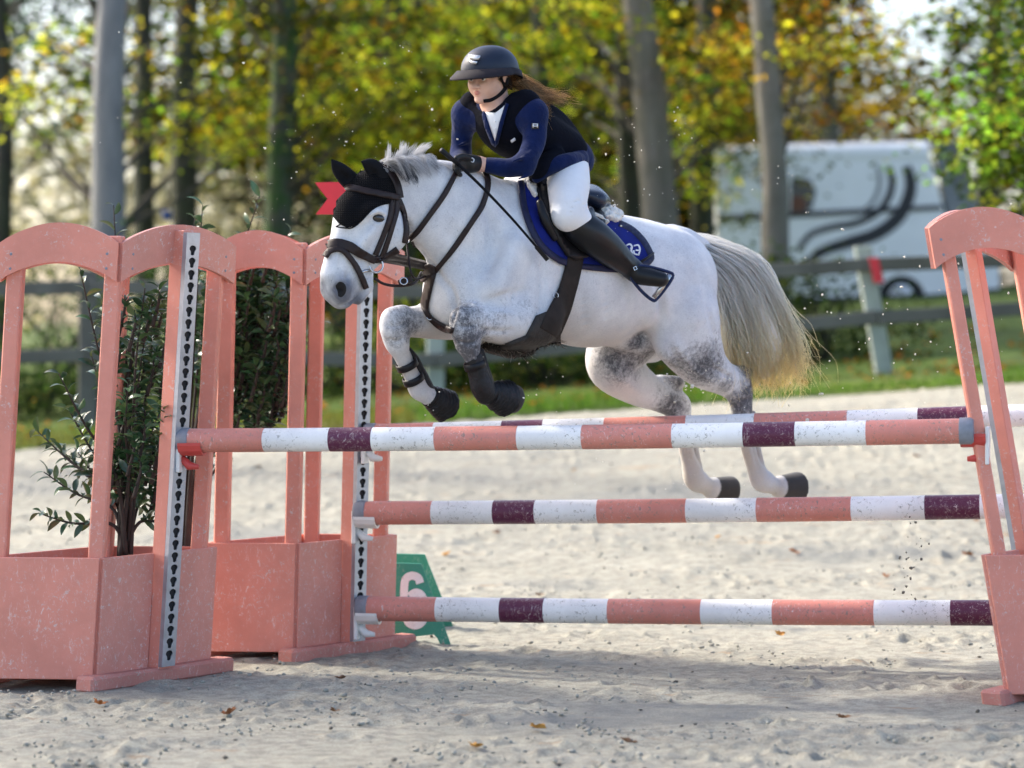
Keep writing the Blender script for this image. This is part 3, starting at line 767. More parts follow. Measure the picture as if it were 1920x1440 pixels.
    # head
    b.chain([H(735, 352), H(706, 378), H(694, 425), H(666, 478), H(648, 518), H(640, 540)], [.10, .138, .142, .104, .088, .076], .05, 7, lv, .68)
    b.ell(H(727, 438, .055), (.085, .045, .085), None, .04); b.ell(H(700, 438, -.055), (.085, .045, .085), None, .04)      # cheeks
    b.ell(H(655, 410, 0.), (.06, .075, .10), None, .04)                                                                  # forehead
    b.chain([H(655, 420), H(630, 480), H(619, 515)], [.055, .043, .04], .04, 5)                                           # bridge of the nose
    b.chain([H(716, 396, .085), H(692, 396, .085), H(680, 410, .08)], [.022, .026, .016], .025)                            # brow
    b.chain([H(712, 418, .082), H(692, 440, .08), H(675, 466, .07)], [.016, .02, .012], .03)                               # cheek bone
    b.ell(H(640, 540, .035), (.042, .036, .048), None, .03); b.ell(H(618, 540, -.025), (.038, .036, .048), None, .03)           # nostril swellings
    b.ell(H(640, 562, 0), (.042, .045, .036), None, .025)                                                                    # lips and chin
    b.ell(H(668, 552, 0), (.036, .04, .032), None, .014); b.chain([H(680, 535), H(668, 552)], [.045, .034], .03)
    b.chain([H(640, 533, .062), H(636, 546, .066), H(641, 556, .062)], [.011, .012, .010], .012, op=-1)                    # nostril
    b.chain([H(676, 545, .075), H(668, 560, .07), H(648, 572, .05)], [.004, .005, .005], .006, op=-1)                      # mouth
    b.ell(H(707, 408, .112), (.024, .016, .018), None, .012, -1)                                                           # eye socket
    def limb_detail(bone, tend, fet, erg, cor, toe, l_):
        b.chain([H(*q, l_) for q in tend], [.015]*len(tend), .012)                       # tendon behind the cannon bone
        b.chain([H(*q, l_) for q in erg], [.022, .018], .02)
        c, t_ = H(*cor, l_), H(*toe, l_); d = (t_-c)/np.linalg.norm(t_-c); b.ell(t_+d*.30, (.285, .285, .285), None, .008, -1)
    limb_detail(None, [(900, 662), (908, 690), (914, 718)], None, [(912, 728), (918, 732)], (926, 740), (962, 748), .158)
    limb_detail(None, [(768, 660), (780, 690), (792, 716)], None, [(796, 726), (800, 730)], (803, 742), (832, 760), -.153)
    limb_detail(None, [(1412, 775), (1417, 820), (1428, 870), (1434, 888)], None, [(1438, 893), (1444, 897)], (1450, 913), (1490, 914), .133)
    limb_detail(None, [(1298, 800), (1304, 840), (1312, 878)], None, [(1316, 893), (1322, 898)], (1324, 914), (1362, 924), -.132)
    for (x, y, l_, r_) in ((862, 596, .175, .034), (864, 622, .18, .032), (890, 588, .18, .03), (733, 596, -.13, .032), (732, 618, -.13, .030), (758, 590, -.12, .03), (1376, 738, .16, .03), (1396, 742, .12, .03)): b.ell(H(x, y, l_), (r_, r_, r_*1.15), None, .03)
    # sheath and inner thigh
    b.ell(H(1180, 640, 0), (.14, .06, .05), AX, .05)
    # dock of the tail
    b.chain([H(1262, 445), H(1290, 446), H(1325, 462)], [.05, .04, .025], .05)
    return b.mesh()
def vnorm(v, f):
    n = np.zeros_like(v); a = np.cross(v[f[:, 2]]-v[f[:, 0]], v[f[:, 3]]-v[f[:, 1]])
    for i in range(4): np.add.at(n, f[:, i], a)
    return n/(np.linalg.norm(n, axis=1)[:, None]+1e-12)
def sculpt(v, f, marks):
    "presses creases (depth > 0) or raises veins and bones (depth < 0) along lines on the near side"
    sk = Skin(v, f); sk.guess = Y0; n = vnorm(v, f); d = np.zeros(len(v))
    for pts, depth, w_ in marks:
        c = catmull(np.column_stack([np.array(pts, float), np.zeros(len(pts))]), 6)[:, :2] if len(pts) > 2 else np.array([np.array(pts[0])+(np.array(pts[-1])-np.array(pts[0]))*t for t in np.linspace(0, 1, 7)])
        h = np.array([sk.hit(*q)[0] for q in c]); fade = np.sin(np.pi*np.linspace(.08, .92, len(h)))**.6
        lo, hi = h.min(0)-3*w_, h.max(0)+3*w_; m = np.all((v > lo) & (v < hi), axis=1); vv = v[m]; best = np.zeros(len(vv))
        for q, k in zip(h, fade): best = np.maximum(best, k*np.exp(-((vv-q)**2).sum(1)/(w_*w_)))
        d[m] += 1.45*depth*best
    return v-n*d[:, None]
hvts, hfcs = horse_body()
MARKS = [([(846, 540), (853, 572), (848, 602)], .014, .014), ([(900, 572), (940, 556), (985, 545)], .010, .020), ([(1006, 615), (1016, 570), (1018, 520), (1010, 470)], .012, .030),
    ([(1222, 622), (1240, 595), (1240, 560), (1228, 520)], .016, .022), ([(1322, 560), (1338, 620), (1345, 680)], .008, .02), ([(1335, 690), (1372, 708)], .012, .012),
    ([(905, 375), (925, 430), (918, 490), (890, 535)], .014, .032), ([(785, 462), (815, 505), (842, 540)], .012, .016), ([(757, 395), (768, 432), (757, 468), (735, 490)], .014, .012),
    ([(702, 424), (684, 448), (668, 470)], -.007, .012), ([(690, 470), (668, 500)], .005, .014), ([(648, 440), (640, 485), (634, 512)], .004, .012), ([(652, 512), (650, 528)], .006, .010),
    ([(627, 536), (632, 528), (641, 526), (650, 533), (651, 546)], -.006, .007), ([(633, 541), (639, 544), (640, 551)], .018, .012), ([(680, 545), (668, 560), (650, 571), (635, 574)], .009, .006), ([(685, 552), (670, 572)], -.005, .012),
    ([(691, 404), (706, 395), (723, 402)], -.010, .008), ([(691, 414), (706, 421), (722, 416)], -.005, .007), ([(712, 380), (728, 398)], .006, .014),
    ([(960, 620), (930, 622), (900, 618)], .007, .014), ([(960, 590), (925, 585)], -.006, .018), ([(812, 585), (785, 590)], -.005, .016), ([(860, 640), (876, 644), (893, 640)], .006, .008), ([(858, 610), (876, 612), (896, 606)], .005, .007), ([(728, 636), (744, 640), (758, 634)], .006, .008), ([(724, 610), (742, 612), (762, 606)], .005, .007),
    ([(886, 655), (897, 690)], -.004, .006), ([(1396, 785), (1403, 830), (1412, 870)], -.005, .008), ([(1404, 790), (1412, 840), (1422, 880)], .006, .007), ([(1288, 810), (1296, 870)], .005, .007), ([(1362, 742), (1384, 752), (1404, 748)], .005, .01),
    ([(1050, 560), (1056, 610)], .003, .02), ([(1090, 540), (1098, 615)], .003, .02), ([(1130, 530), (1140, 605)], .003, .02), ([(1170, 530), (1178, 595)], .003, .02), ([(1120, 660), (1180, 690)], .006, .03),
    ([(1290, 470), (1310, 540), (1300, 600)], -.006, .04), ([(1268, 640), (1300, 690), (1340, 715)], -.006, .02), ([(1255, 650), (1275, 690)], .006, .016), ([(1150, 700), (1200, 735)], -.006, .025),
    ([(980, 420), (960, 470), (940, 520)], -.008, .035), ([(840, 430), (870, 460), (890, 500)], .006, .04), ([(810, 400), (850, 370)], .005, .04), ([(1190, 430), (1240, 450)], -.004, .04)]
hvts = sculpt(hvts, hfcs, MARKS)
HSKIN = Skin(hvts, hfcs); HSKIN.guess = Y0
# coat: grey points of a dappled grey, clean white trunk, shade between the hind legs painted in
def blob(pts, v):
    r = np.zeros(len(v))
    for (c, rad, amt) in pts: r = np.maximum(r, amt*np.clip(1.35-np.linalg.norm(v-c, axis=1)/rad, 0, 1))
    return np.clip(r, 0, 1)
dapple_shade = blob([(H(866, 600, .165), .115, 1), (H(872, 632, .165), .12, 1.1), (H(882, 665, .165), .12, 1.2), (H(893, 700, .163), .08, 1), (H(905, 735, .16), .08, 1), (H(946, 746, .16), .1, 1),
    (H(758, 603, -.12), .11, .85), (H(742, 625, -.12), .08, .6), (H(785, 600, -.10), .06, .35), (H(826, 755, -.155), .07, 1), (H(1392, 705, .13), .11, 1.1), (H(1396, 745, .15), .13, 1.2), (H(1385, 775, .13), .09, 1),
    (H(1315, 680, .22), .15, .95), (H(1275, 705, .22), .14, .85), (H(1330, 630, .2), .12, .7), (H(1360, 720, .2), .08, .7), (H(1262, 715, -.13), .10, .9), (H(1255, 765, -.1), .11, .95), (H(1165, 670, -.05), .15, .85), (H(1215, 655, 0), .13, .9), (H(1190, 640, .05), .08, .9), (H(1230, 735, -.1), .08, .5),
    (H(795, 462, .1), .08, .62), (H(812, 488, .1), .06, .5), (H(1128, 455, .26), .10, .3), (H(930, 605, .25), .10, .55), (H(985, 585, .25), .12, .38), (H(960, 560, .25), .12, .3), (H(855, 425, .15), .16, .26), (H(1330, 540, .25), .1, .3), (H(1080, 545, .27), .03, .6), (H(790, 605, -.05), .022, 1.2)], hvts)
muzz = blob([(H(645, 548, .06), .10, 1), (H(622, 552, -.04), .10, 1), (H(655, 572, 0), .10, 1.1), (H(606, 535, -.03), .07, .9), (H(650, 520, .06), .06, .55), (H(680, 540, .05), .05, .5)], hvts)
warm = blob([(H(1120, 655, .05), .2, .6), (H(1000, 660, .05), .28, .75), (H(1290, 870, -.13), .17, .85), (H(1410, 860, .13), .17, .8), (H(1450, 910, .13), .1, .8), (H(1320, 910, -.13), .1, .8), (H(770, 690, -.15), .12, .7), (H(800, 640, -.1), .14, .6), (H(1120, 720, -.15), .2, .45), (H(960, 640, .2), .12, .4)], hvts)
hoof = blob([(H(1490, 914, .135), .092, 1.9), (H(1364, 923, -.13), .092, 1.9), (H(962, 750, .155), .09, 1.6), (H(834, 762, -.155), .09, 1.6)], hvts)
def coat():
    s = N('grey_coat'); d = s.attr('dapple_shade'); mz = s.attr('muzzle'); wm = s.attr('warm'); hf = s.attr('hoof')
    n = s.noise(24, 7, .72, None, .9); n2 = s.noise(7, 5, .65); fine = s.noise(230, 4, .75, s.map((.55, .55, 1)), .4)
    c = s.mix(s.ramp(n2, [(.35, 0), (.65, 1)]), (.62, .625, .65), (.78, .78, .785))
    hairs = s.ramp(fine, [(.42, 1), (.60, 0)])
    c = s.mix(s.math('MULTIPLY', hairs, s.ramp(n2, [(.3, .30), (.7, .10)])), c, (.34, .34, .37))
    fleck = s.math('MULTIPLY', s.ramp(s.noise(130, 4, .7, s.map((1, 1, .6))), [(.58, 0), (.70, 1)]), s.ramp(s.noise(5, 3), [(.42, 0), (.62, 1)]))
    c = s.mix(s.math('MULTIPLY', fleck, .55), c, (.14, .14, .16))
    c = s.mix(s.math('MULTIPLY', wm, s.ramp(n2, [(.3, .45), (.7, .95)])), c, (.38, .32, .235))
    br_ = s.noise(75, 5, .75, s.map((1, 1, .6)), .5); k = s.math('ADD', s.math('MULTIPLY', d, 1.28), s.math('MULTIPLY_ADD', n, 1.5, -1.12)); k = s.math('ADD', k, s.math('MULTIPLY_ADD', br_, 1.5, -.78))
    k = s.math('ADD', k, s.math('MULTIPLY_ADD', hairs, .16, -.08))
    k = s.math('MULTIPLY', s.ramp(k, [(.08, 0), (.88, 1)]), s.ramp(d, [(0, 0), (.15, 1)]))
    c = s.mix(s.math('MULTIPLY', k, .92), c, (.045, .046, .058))
    m = s.ramp(s.math('ADD', s.math('MULTIPLY_ADD', n, .55, -.27), s.math('MULTIPLY', mz, .95)), [(.30, 0), (.95, 1)])
    c = s.mix(s.math('MULTIPLY', m, .9), c, (.075, .08, .11))
    c = s.mix(s.ramp(s.math('MULTIPLY_ADD', n, .25, hf), [(.42, 0), (.58, 1)]), c, s.mix(n2, (.025, .023, .022), (.07, .062, .055)))
    s.bump(fine, .35, .004)
    return s.set(c, .68, .2, **{'Sheen Weight': .15, 'Sheen Roughness': .5})
COAT = coat()
horse = thing('horse', H(1085, 925), 'dappled grey horse jumping over the striped poles', 'horse')
obj('body', hvts, hfcs, COAT, horse, smooth=True, attrs={'dapple_shade': dapple_shade, 'muzzle': muzz, 'warm': warm, 'hoof': hoof})
# eyes
EYE = plain('horse_eye', (.012, .009, .008), .08, .2, 30, 0, spec=.8)
for l_, q in ((.105, (707, 408)), (-.095, (652, 406))):
    c = H(*q, l_) if l_ < 0 else HSKIN.hit(*q)[0]+V(0, .006, 0)
    mb = MB(); u, vv = [], []
    for i in range(9):
        a = math.pi*i/8
        for j in range(16):
            bq = 2*math.pi*j/16; u.append(c+V(.031*math.sin(a)*math.cos(bq), .018*math.sin(a)*math.sin(bq), .021*math.cos(a)*(1-.25*abs(math.sin(a)*math.cos(bq))))+V(.0, 0, -.15*.031*math.sin(a)*math.cos(bq)))
    mb.add(u, [[i*16+j, i*16+(j+1) % 16, (i+1)*16+(j+1) % 16, (i+1)*16+j] for i in range(8) for j in range(16)]).build('eye', EYE, horse, smooth=True)
NOS = plain('nostril', (.012, .01, .011), .8)
v, f = drape(HSKIN, catmull([(629, 536, 0), (635, 529, 0), (644, 530, 0), (649, 538, 0), (648, 549, 0), (641, 557, 0), (634, 555, 0), (633, 547, 0), (629, 536, 0)], 3)[:-1, :2], .0005, 2.5, .001); obj('nostril', v, f, NOS, horse, smooth=True)

# ---- hair
HAIRT = N('tail_hair'); cc = HAIRT.attr('col', 'Color'); HAIRT.set(cc, .5, .35); tr_ = HAIRT.n('ShaderNodeBsdfTranslucent'); HAIRT.l(cc, tr_.inputs[0]); mx_ = HAIRT.n('ShaderNodeMixShader'); mx_.inputs[0].default_value = .6; HAIRT.l(HAIRT.b.outputs[0], mx_.inputs[1]); HAIRT.l(tr_.outputs[0], mx_.inputs[2]); HAIRT.l(mx_.outputs[0], HAIRT.out.inputs[0]); HAIRM = HAIRT.m
def bez(p, t): 
    p = [np.asarray(q) for q in p]; return catmull_eval(p, t)
def catmull_eval(p, t):
    "points (n, k, 3) curves through k control points sampled at t"
    p = np.asarray(p); n, k, _ = p.shape; q = np.concatenate([2*p[:, :1]-p[:, 1:2], p, 2*p[:, -1:]-p[:, -2:-1]], 1)
    x = t*(k-1); i = np.minimum(x.astype(int), k-2); u = (x-i)[None, :, None]
    a, b, c, d = q[:, i], q[:, i+1], q[:, i+2], q[:, i+3]
    return .5*((2*b)+(c-a)*u+(2*a-5*b+4*c-d)*u*u+(3*b-a-3*c+d)*u**3)
def tail():
    n = 2300; g = np.random.default_rng(11)
    q = g.random(n)                                     # 0 = under side (falls first), 1 = outer side
    s = g.normal(0, 1, n)*.045                          # depth
    ln = np.clip(1-.35*g.random(n)**2.2, .5, 1)
    def row(a, b): return a[None]+(b-a)[None]*q[:, None]
    dep = lambda px: Y0+(px-1000)/KH*math.tan(HA)
    R = lambda pa, pb: np.array([P(pa[0]+(pb[0]-pa[0])*k, pa[1]+(pb[1]-pa[1])*k, Y0+.62+.10*k) for k in q])
    c = [R((1278, 452), (1262, 437)), R((1305, 480), (1330, 446)), R((1338, 545), (1425, 490)), R((1354, 620), (1480, 590)), R((1356, 680), (1502, 665)), R((1362, 722), (1500, 722))]
    c = np.stack(c, 1)
    c[:, 1:] += np.stack([s*.3, s*1.6, s*.4], 1)[:, None]*np.linspace(.4, 1, 5)[None, :, None]
    c[:, 2:] += g.normal(0, .012, (n, 4, 3))*np.array([1, 1, 1.])
    # strands gather in locks towards the end
    order = np.argsort(q); grp = np.array_split(order, 60)
    for gi in grp:
        mid = c[gi].mean(0); k_ = np.array([0, .1, .3, .5, .65, .6])[:, None]; off_ = g.normal(0, 1, (1, 3))*np.array([[0, .0, .006, .012, .02, .03]]).T*np.array([1, 1, .6])
        c[gi] = c[gi]+(mid-c[gi])*k_+off_
    # waves and frayed ends
    c[:, 4] += g.normal(0, .018, (n, 3)); c[:, 5] += g.normal(0, .04, (n, 3))
    wild = g.random(n) < .06; c[wild, 3:] += np.stack([g.uniform(.02, .14, wild.sum()), g.normal(0, .03, wild.sum()), g.uniform(-.02, .06, wild.sum())], 1)[:, None]*np.array([.3, .8, 1.2])[None, :, None]
    t = np.linspace(0, 1, 22); C = catmull_eval(c, t)
    # cut to length
    L = ln[:, None]*t[None]; x = L*21; i = np.minimum(x.astype(int), 20); fr = (x-i)[..., None]; ar = np.arange(n)[:, None]
    C = C[ar, i]*(1-fr)+C[ar, i+1]*fr
    C += (np.sin(L[..., None]*g.uniform(8, 22, (n, 1, 3))+g.uniform(0, 6, (n, 1, 3)))*.006*(L[..., None]**1.5)*3)
    r = g.uniform(.0012, .0026, n)
    v, f = strands(C, r)
    tt = L[..., None]; grey = (g.random((n, 1, 1)) < .09)*np.clip(1.1-tt*2.6, 0, 1)*np.clip(1.3-q[:, None, None]*.6, .4, 1)
    top = V(.95, .95, .95); mid = V(.95, .93, .87); end = V(.95, .82, .50)
    col = top+(mid-top)*np.clip(tt*2, 0, 1)+(end-mid)*np.clip((tt-.5)*2.2, 0, 1)
    col = col*(1-grey)+V(.10, .10, .12)*grey; col = np.minimum(col*g.uniform(.85, 1.1, (n, 1, 1)), .97)
    obj('tail', v, f, HAIRM, horse, smooth=True, attrs={'col': np.repeat(col.reshape(-1, 3), 3, 0)})
tail()
TC = N('tail_core'); zc = TC.math('MULTIPLY_ADD', TC.sep()[2], 1.0, 0); TC.bump(TC.noise(60, 4, .7, TC.map((3, 3, .4))), .8, .01)
TC.set(TC.ramp(zc, [(.35, (.92, .78, .45)), (.62, (.93, .90, .82)), (.85, (.90, .90, .90))]), .7, .15)
b = Body(.009); b.chain([P(1290, 452, Y0+.66), P(1330, 468, Y0+.67), P(1375, 520, Y0+.67), P(1410, 590, Y0+.67), P(1428, 650, Y0+.67), P(1430, 690, Y0+.67)], [.02, .028, .052, .085, .095, .055], .03, 6, V(0, 1, 0), .4)
v, f = b.mesh(); obj('tail_core', v, f, TC.m, horse, smooth=True)
def mane():
    g = np.random.default_rng(5); C = []; cols = []
    def lock(pts, n, w0, w1, col, dark=0, ym=None):
        "a lock of hair: strands share one course and close up towards the tip"
        x0 = pts[0][0]; yb = Y0+(x0-1000)/KH*math.tan(HA)-.02+g.normal(0, .02); k = len(pts); L0 = g.uniform(.75, 1)
        for _ in range(n):
            o = g.normal(0, 1, 3); ww = np.linspace(w0, w1, k)+np.array([0]*(k-1)+[w1*.8])
            c = np.array([P(x+o[0]*q, y+o[1]*q, yb+o[2]*.004*q-d) for (x, y, d), q in zip(pts, ww)])
            C.append(catmull_eval(c[None], np.linspace(0, L0*g.uniform(.8, 1), 12))[0]); t = np.linspace(0, 1, 12)[:, None]
            dk = dark*np.clip(t*1.7-.35+g.normal(0, .2), 0, 1); cc_ = np.array(col)*g.uniform(.8, 1.05); cols.append(cc_*(1-dk)+V(.10, .10, .12)*dk)
    W_ = (.93, .93, .93)
    for x0 in np.sort(g.uniform(728, 792, 20)):          # tuft standing up, tips leaning back
        t = (x0-728)/64; h = g.uniform(26, 50)*(1-.35*t); lean = -8+34*t+g.normal(0, 5)
        lock([(x0-6, 316-14*t, 0), (x0-2+lean*.25, 308-14*t-h*.45, 0), (x0+lean, 308-14*t-h, 0)], 26, 3.2, 1.6, W_, .1)
    for x0 in np.sort(g.uniform(712, 800, 26)):          # locks blown over the neck, dark ended
        t = (x0-712)/88; ex = x0+g.uniform(45, 80)-20*t; ey = 322+30*(1-t)+g.normal(0, 10)
        lock([(x0, 310-14*t, .0), (x0+16, 302-8*t, .05), (x0+(ex-x0)*.6, 308-2*t+g.normal(0, 3), .09), (ex, ey, .105)], 30, 3.5, 2.0, W_, .9*g.random()**1.6)
    for x0 in np.linspace(722, 746, 6): lock([(x0, 308, .02), (x0+18, 314, .06), (x0+34, 334, .095), (x0+42+g.normal(0, 4), 356+g.normal(0, 6), .105)], 30, 3, 2.0, (.75, .75, .78), .95)
    for x0 in np.linspace(695, 950, 60):                  # short, combed along the crest up to the withers
        k = (x0-690)/260; y0_ = 318-26*math.sin(min(1, k*1.3)*math.pi)**.8+20*k
        lock([(x0, y0_+9, -.01), (x0+9, y0_+3, .0), (x0+20, y0_+7, .02), (x0+30, y0_+14, .03)], 14, 2.2, 2.0, W_, .05)
    C = np.array(C); v, f = strands(C, g.uniform(.0008, .0017, len(C)))
    obj('mane', v, f, HAIRM, horse, smooth=True, attrs={'col': np.repeat(np.array(cols).reshape(-1, 3), 3, 0)})
mane()
# muddy fringe of hair under the girth and long hairs at the fetlocks
def fringe():
    g = np.random.default_rng(15); C = []; cols = []
    for _ in range(900):
        x = g.uniform(905, 1050); y = 648+14*math.sin((x-905)/145*math.pi)+g.uniform(-6, 4); p, nn = HSKIN.hit(x, y-4)
        d = V(g.normal(.2, .5), g.normal(-.1, .5), -abs(g.normal(.7, .3))); ln_ = g.uniform(.012, .04)
        C.append([p, p+d*ln_*.5+nn*.006, p+d*ln_+V(g.normal(0, .008), g.normal(0, .008), 0)]); cols.append(V(.10, .085, .07)*g.uniform(.4, 1.6) if g.random() < .8 else V(.5, .45, .38))
    v, f = strands(np.array(C), .0016); obj('belly_hair', v, f, HAIRM, horse, attrs={'col': np.repeat(np.repeat(np.array(cols), 3, 0), 3, 0)})
fringe()
# ------------------------------------------------------------------ tack
LEA = plain('dark_brown_leather', (.020, .011, .010), .5, .3, 30, .2, 160, .3)
LEAB = plain('black_leather', (.006, .006, .008), .4, .2, 30, .1, 160, .3)
BLK = plain('black_cloth', (.007, .007, .009), .9, .3, 60, .5, 220, .2)
STEEL = plain('steel', (.55, .55, .56), .22, .1, 30, .05, metal=1)
ROYAL = plain('royal_blue_pad', (.006, .014, .15), .85, .2, 18, .6, 140, .2)
NAVYE = plain('navy_binding', (.008, .011, .045), .6, .2, 18, .3, 140)
GIRTH = plain('girth_brown', (.026, .020, .017), .75, .35, 22, .4, 60, .2)
MUDDY = plain('muddy_girth', (.028, .024, .021), .7, .6, 25, .8, 70, bdist=.006)
FLEECE = plain('sheepskin', (.78, .74, .67), .95, .15, 30, 1.0, 60, .1, bdist=.01)
WHTEM = plain('white_thread', (.8, .8, .82), .7, .05)
def lay(name, poly, mat, par, off=.006, thick=.005, step=5, skin=None, **kw):
    v, f = drape(skin or HSKIN, poly, off, step, thick); return obj(name, v, f, mat, par, smooth=True, **kw)
def belt(name, pts, w, mat, par, off=.004, thick=.005, skin=None, step=4): return lay(name, ribbon_poly(pts, w), mat, par, off, thick, step, skin)
def ring(c, nrm, R, r, n=20, m=8):
    nrm = np.array(nrm, float); nrm /= np.linalg.norm(nrm); u = np.cross(nrm, V(.3, .2, 1)); u /= np.linalg.norm(u); w_ = np.cross(nrm, u)
    a = np.linspace(0, 2*math.pi, n+1)[:-1]; vs = []; fs = []
    for i, t in enumerate(a):
        d = math.cos(t)*u+math.sin(t)*w_
        for j in range(m): b = 2*math.pi*j/m; vs.append(c+d*(R+r*math.cos(b))+nrm*r*math.sin(b))
    for i in range(n):
        for j in range(m): fs.append([i*m+j, ((i+1) % n)*m+j, ((i+1) % n)*m+(j+1) % m, i*m+(j+1) % m])
    return vs, fs
# ---- saddle pad
pad = thing('saddle_pad', H(1090, 512, .26), 'royal blue saddle pad with white lettering and dark edging under the saddle', 'saddle pad')
PADP = [(972, 336), (974, 372), (982, 410), (996, 445), (1018, 474), (1048, 495), (1090, 505), (1160, 511), (1200, 505), (1219, 492), (1221, 480), (1208, 455), (1186, 432), (1160, 418), (1120, 400), (1060, 362), (1000, 338)]
lay('pad', PADP, ROYAL, pad, .006, .008, 8)
EDGE = [(974, 336), (977, 372), (986, 410), (1000, 444), (1021, 470), (1050, 490), (1090, 500), (1160, 506), (1198, 500), (1214, 490), (1216, 480), (1203, 456), (1182, 435), (1158, 423)]
belt('binding', EDGE, 11, NAVYE, pad, .013, .004, step=6)
# lettering on the rear corner, seen partly behind the boot
for st in ([(1170, 463), (1176, 461), (1180, 466), (1178, 474)], [(1183, 472), (1184, 478), (1190, 480)], [(1184, 464), (1192, 463), (1195, 471), (1192, 481)], [(1187, 472), (1194, 472)], [(1178, 467), (1180, 480)]):
    belt('lettering', st, 2.4, WHTEM, pad, .015, .002, step=3)
# ---- saddle
sad = thing('saddle', H(1065, 500, .27), 'black leather jumping saddle with girth and stirrup on the blue pad', 'saddle')
b = Body(.008)
b.ell(H(1030, 352), (.12, .13, .055), tilt(18), .05); b.ell(H(1080, 372), (.16, .15, .05), tilt(8), .06); b.chain([H(1088, 372, -.13), H(1108, 362, 0), H(1122, 378, .13)], [.03, .04, .03], .04)
b.chain([H(1000, 348, -.05), H(1003, 338, 0), H(1012, 348, .05)], [.03, .035, .03], .03)
v, f = b.mesh(); obj('seat', v, f, plain('navy_leather', (.010, .016, .035), .28, .2, 30, .1, 160), sad, smooth=True)
FLAP = [(998, 348), (1022, 345), (1064, 365), (1108, 388), (1126, 412), (1128, 440), (1118, 466), (1098, 484), (1072, 490), (1054, 480), (1036, 452), (1019, 415), (1006, 380)]
lay('flap', FLAP, LEAB, sad, .024, .012, 7)
b = Body(.008); b.chain([H(1012, 380, .22), H(1022, 412, .245), H(1040, 446, .255)], [.016, .022, .016], .02); v, f = b.mesh(); obj('knee_roll', v, f, LEAB, sad, smooth=True)
belt('girth', [(1075, 484), (1070, 510), (1060, 545), (1044, 585), (1026, 622)], [30, 29, 31, 36, 40], GIRTH, sad, .010, .010)
lay('belly_guard', [(1004, 592), (1036, 582), (1047, 606), (1050, 640), (1046, 664), (1000, 668), (950, 664), (905, 652), (895, 645), (940, 646), (985, 628)], MUDDY, sad, .006, .012, 7)
for q in ((1042, 554),): obj('girth_ring', *ring(HSKIN.hit(*q)[0]+V(0, -.03, 0), (.3, -1, .1), .011, .0016), STEEL, sad, smooth=True)
belt('stirrup_leather', [(1062, 420), (1110, 455), (1160, 490), (1190, 510)], 10, LEAB, sad, .040, .006)
# stirrup iron round the boot
sp = [H(1181, 511, .33), H(1188, 499, .34), H(1215, 500, .37), H(1250, 509, .41), H(1262, 516, .42), H(1252, 535, .41), H(1232, 560, .38), H(1224, 563, .37), H(1206, 549, .345), H(1188, 528, .33), H(1181, 511, .33)]
MB().tube(catmull(sp, 3), .0075, 8).build('stirrup', plain('navy_stirrup', (.01, .02, .07), .3, .2, metal=.4), sad, smooth=True)
MB().tube([H(1256, 515, .42), H(1240, 540, .40), H(1226, 558, .375)], .012, 8).build('stirrup_tread', STEEL, sad, smooth=True)
# ---- fleece half pad
fl = thing('fleece_half_pad', H(1140, 412, .1), 'white sheepskin half pad showing before and behind the saddle', 'half pad')
def fleece(poly, th, seed, n):
    g = np.random.default_rng(seed); b = Body(.006); poly = np.array(poly, float); k = 0
    tri = [(poly[0], poly[i], poly[i+1]) for i in range(1, len(poly)-1)]
    for _ in range(n):
        A_, B_, C_ = tri[g.integers(len(tri))]; u, w_ = g.random(2)
        if u+w_ > 1: u, w_ = 1-u, 1-w_
        q = A_+(B_-A_)*u+(C_-A_)*w_; h_, n_ = HSKIN.hit(*q); r_ = g.uniform(.005, .010); b.ell(h_+n_*g.uniform(.004, th), (r_, r_, r_*.8), None, .008)
    return b.mesh()
v, f = fleece([(983, 320), (997, 316), (1003, 335), (1002, 360), (1000, 378), (990, 360), (984, 340)], .026, 1, 260); obj('front_fleece', v, f, FLEECE, fl, smooth=True)
v, f = fleece([(1112, 392), (1132, 386), (1152, 398), (1162, 412), (1154, 421), (1132, 415)], .038, 2, 380); obj('rear_fleece', v, f, FLEECE, fl, smooth=True)

# ---- bridle
br = thing('bridle', HSKIN.hit(690, 560)[0], 'dark brown leather bridle with flash noseband and ring bit', 'bridle')
belt('headpiece', [(706, 312), (725, 322), (740, 345), (746, 372)], 11, LEA, br, .012, .005)
belt('browband', [(638, 356), (668, 358), (705, 364), (744, 371)], 11, LEA, br, .014, .006)
belt('cheek_strap', [(743, 372), (741, 400), (730, 440), (716, 478), (710, 492)], 8, LEA, br, .006, .005)
belt('cheek_strap', [(734, 374), (730, 405), (718, 440), (702, 478)], 8, LEA, br, .006, .005)
belt('throat_latch', [(745, 374), (756, 400), (760, 430), (757, 455)], 8, LEA, br, .006, .005)
belt('noseband', [(616, 462), (634, 458), (655, 463), (678, 476), (700, 488)], [15, 18, 19, 17, 13], LEA, br, .006, .009)
belt('noseband', [(700, 486), (722, 482), (745, 466)], [12, 11, 10], LEA, br, .005, .006)
belt('flash_strap', [(613, 484), (622, 472), (640, 470), (658, 490), (672, 515), (682, 540)], 9, LEA, br, .013, .005)
bit = HSKIN.hit(706, 498)[0]+V(0, -.03, 0)
obj('bit_ring', *ring(bit, (.35, -1, .1), .029, .0042, 24), STEEL, br, smooth=True)
MB().tube([bit+V(-.02, 0, -.02), HSKIN.hit(684, 508)[0]+V(0, -.006, 0), HSKIN.hit(676, 512)[0]], .006, 8).build('bit_mouthpiece', STEEL, br, smooth=True)
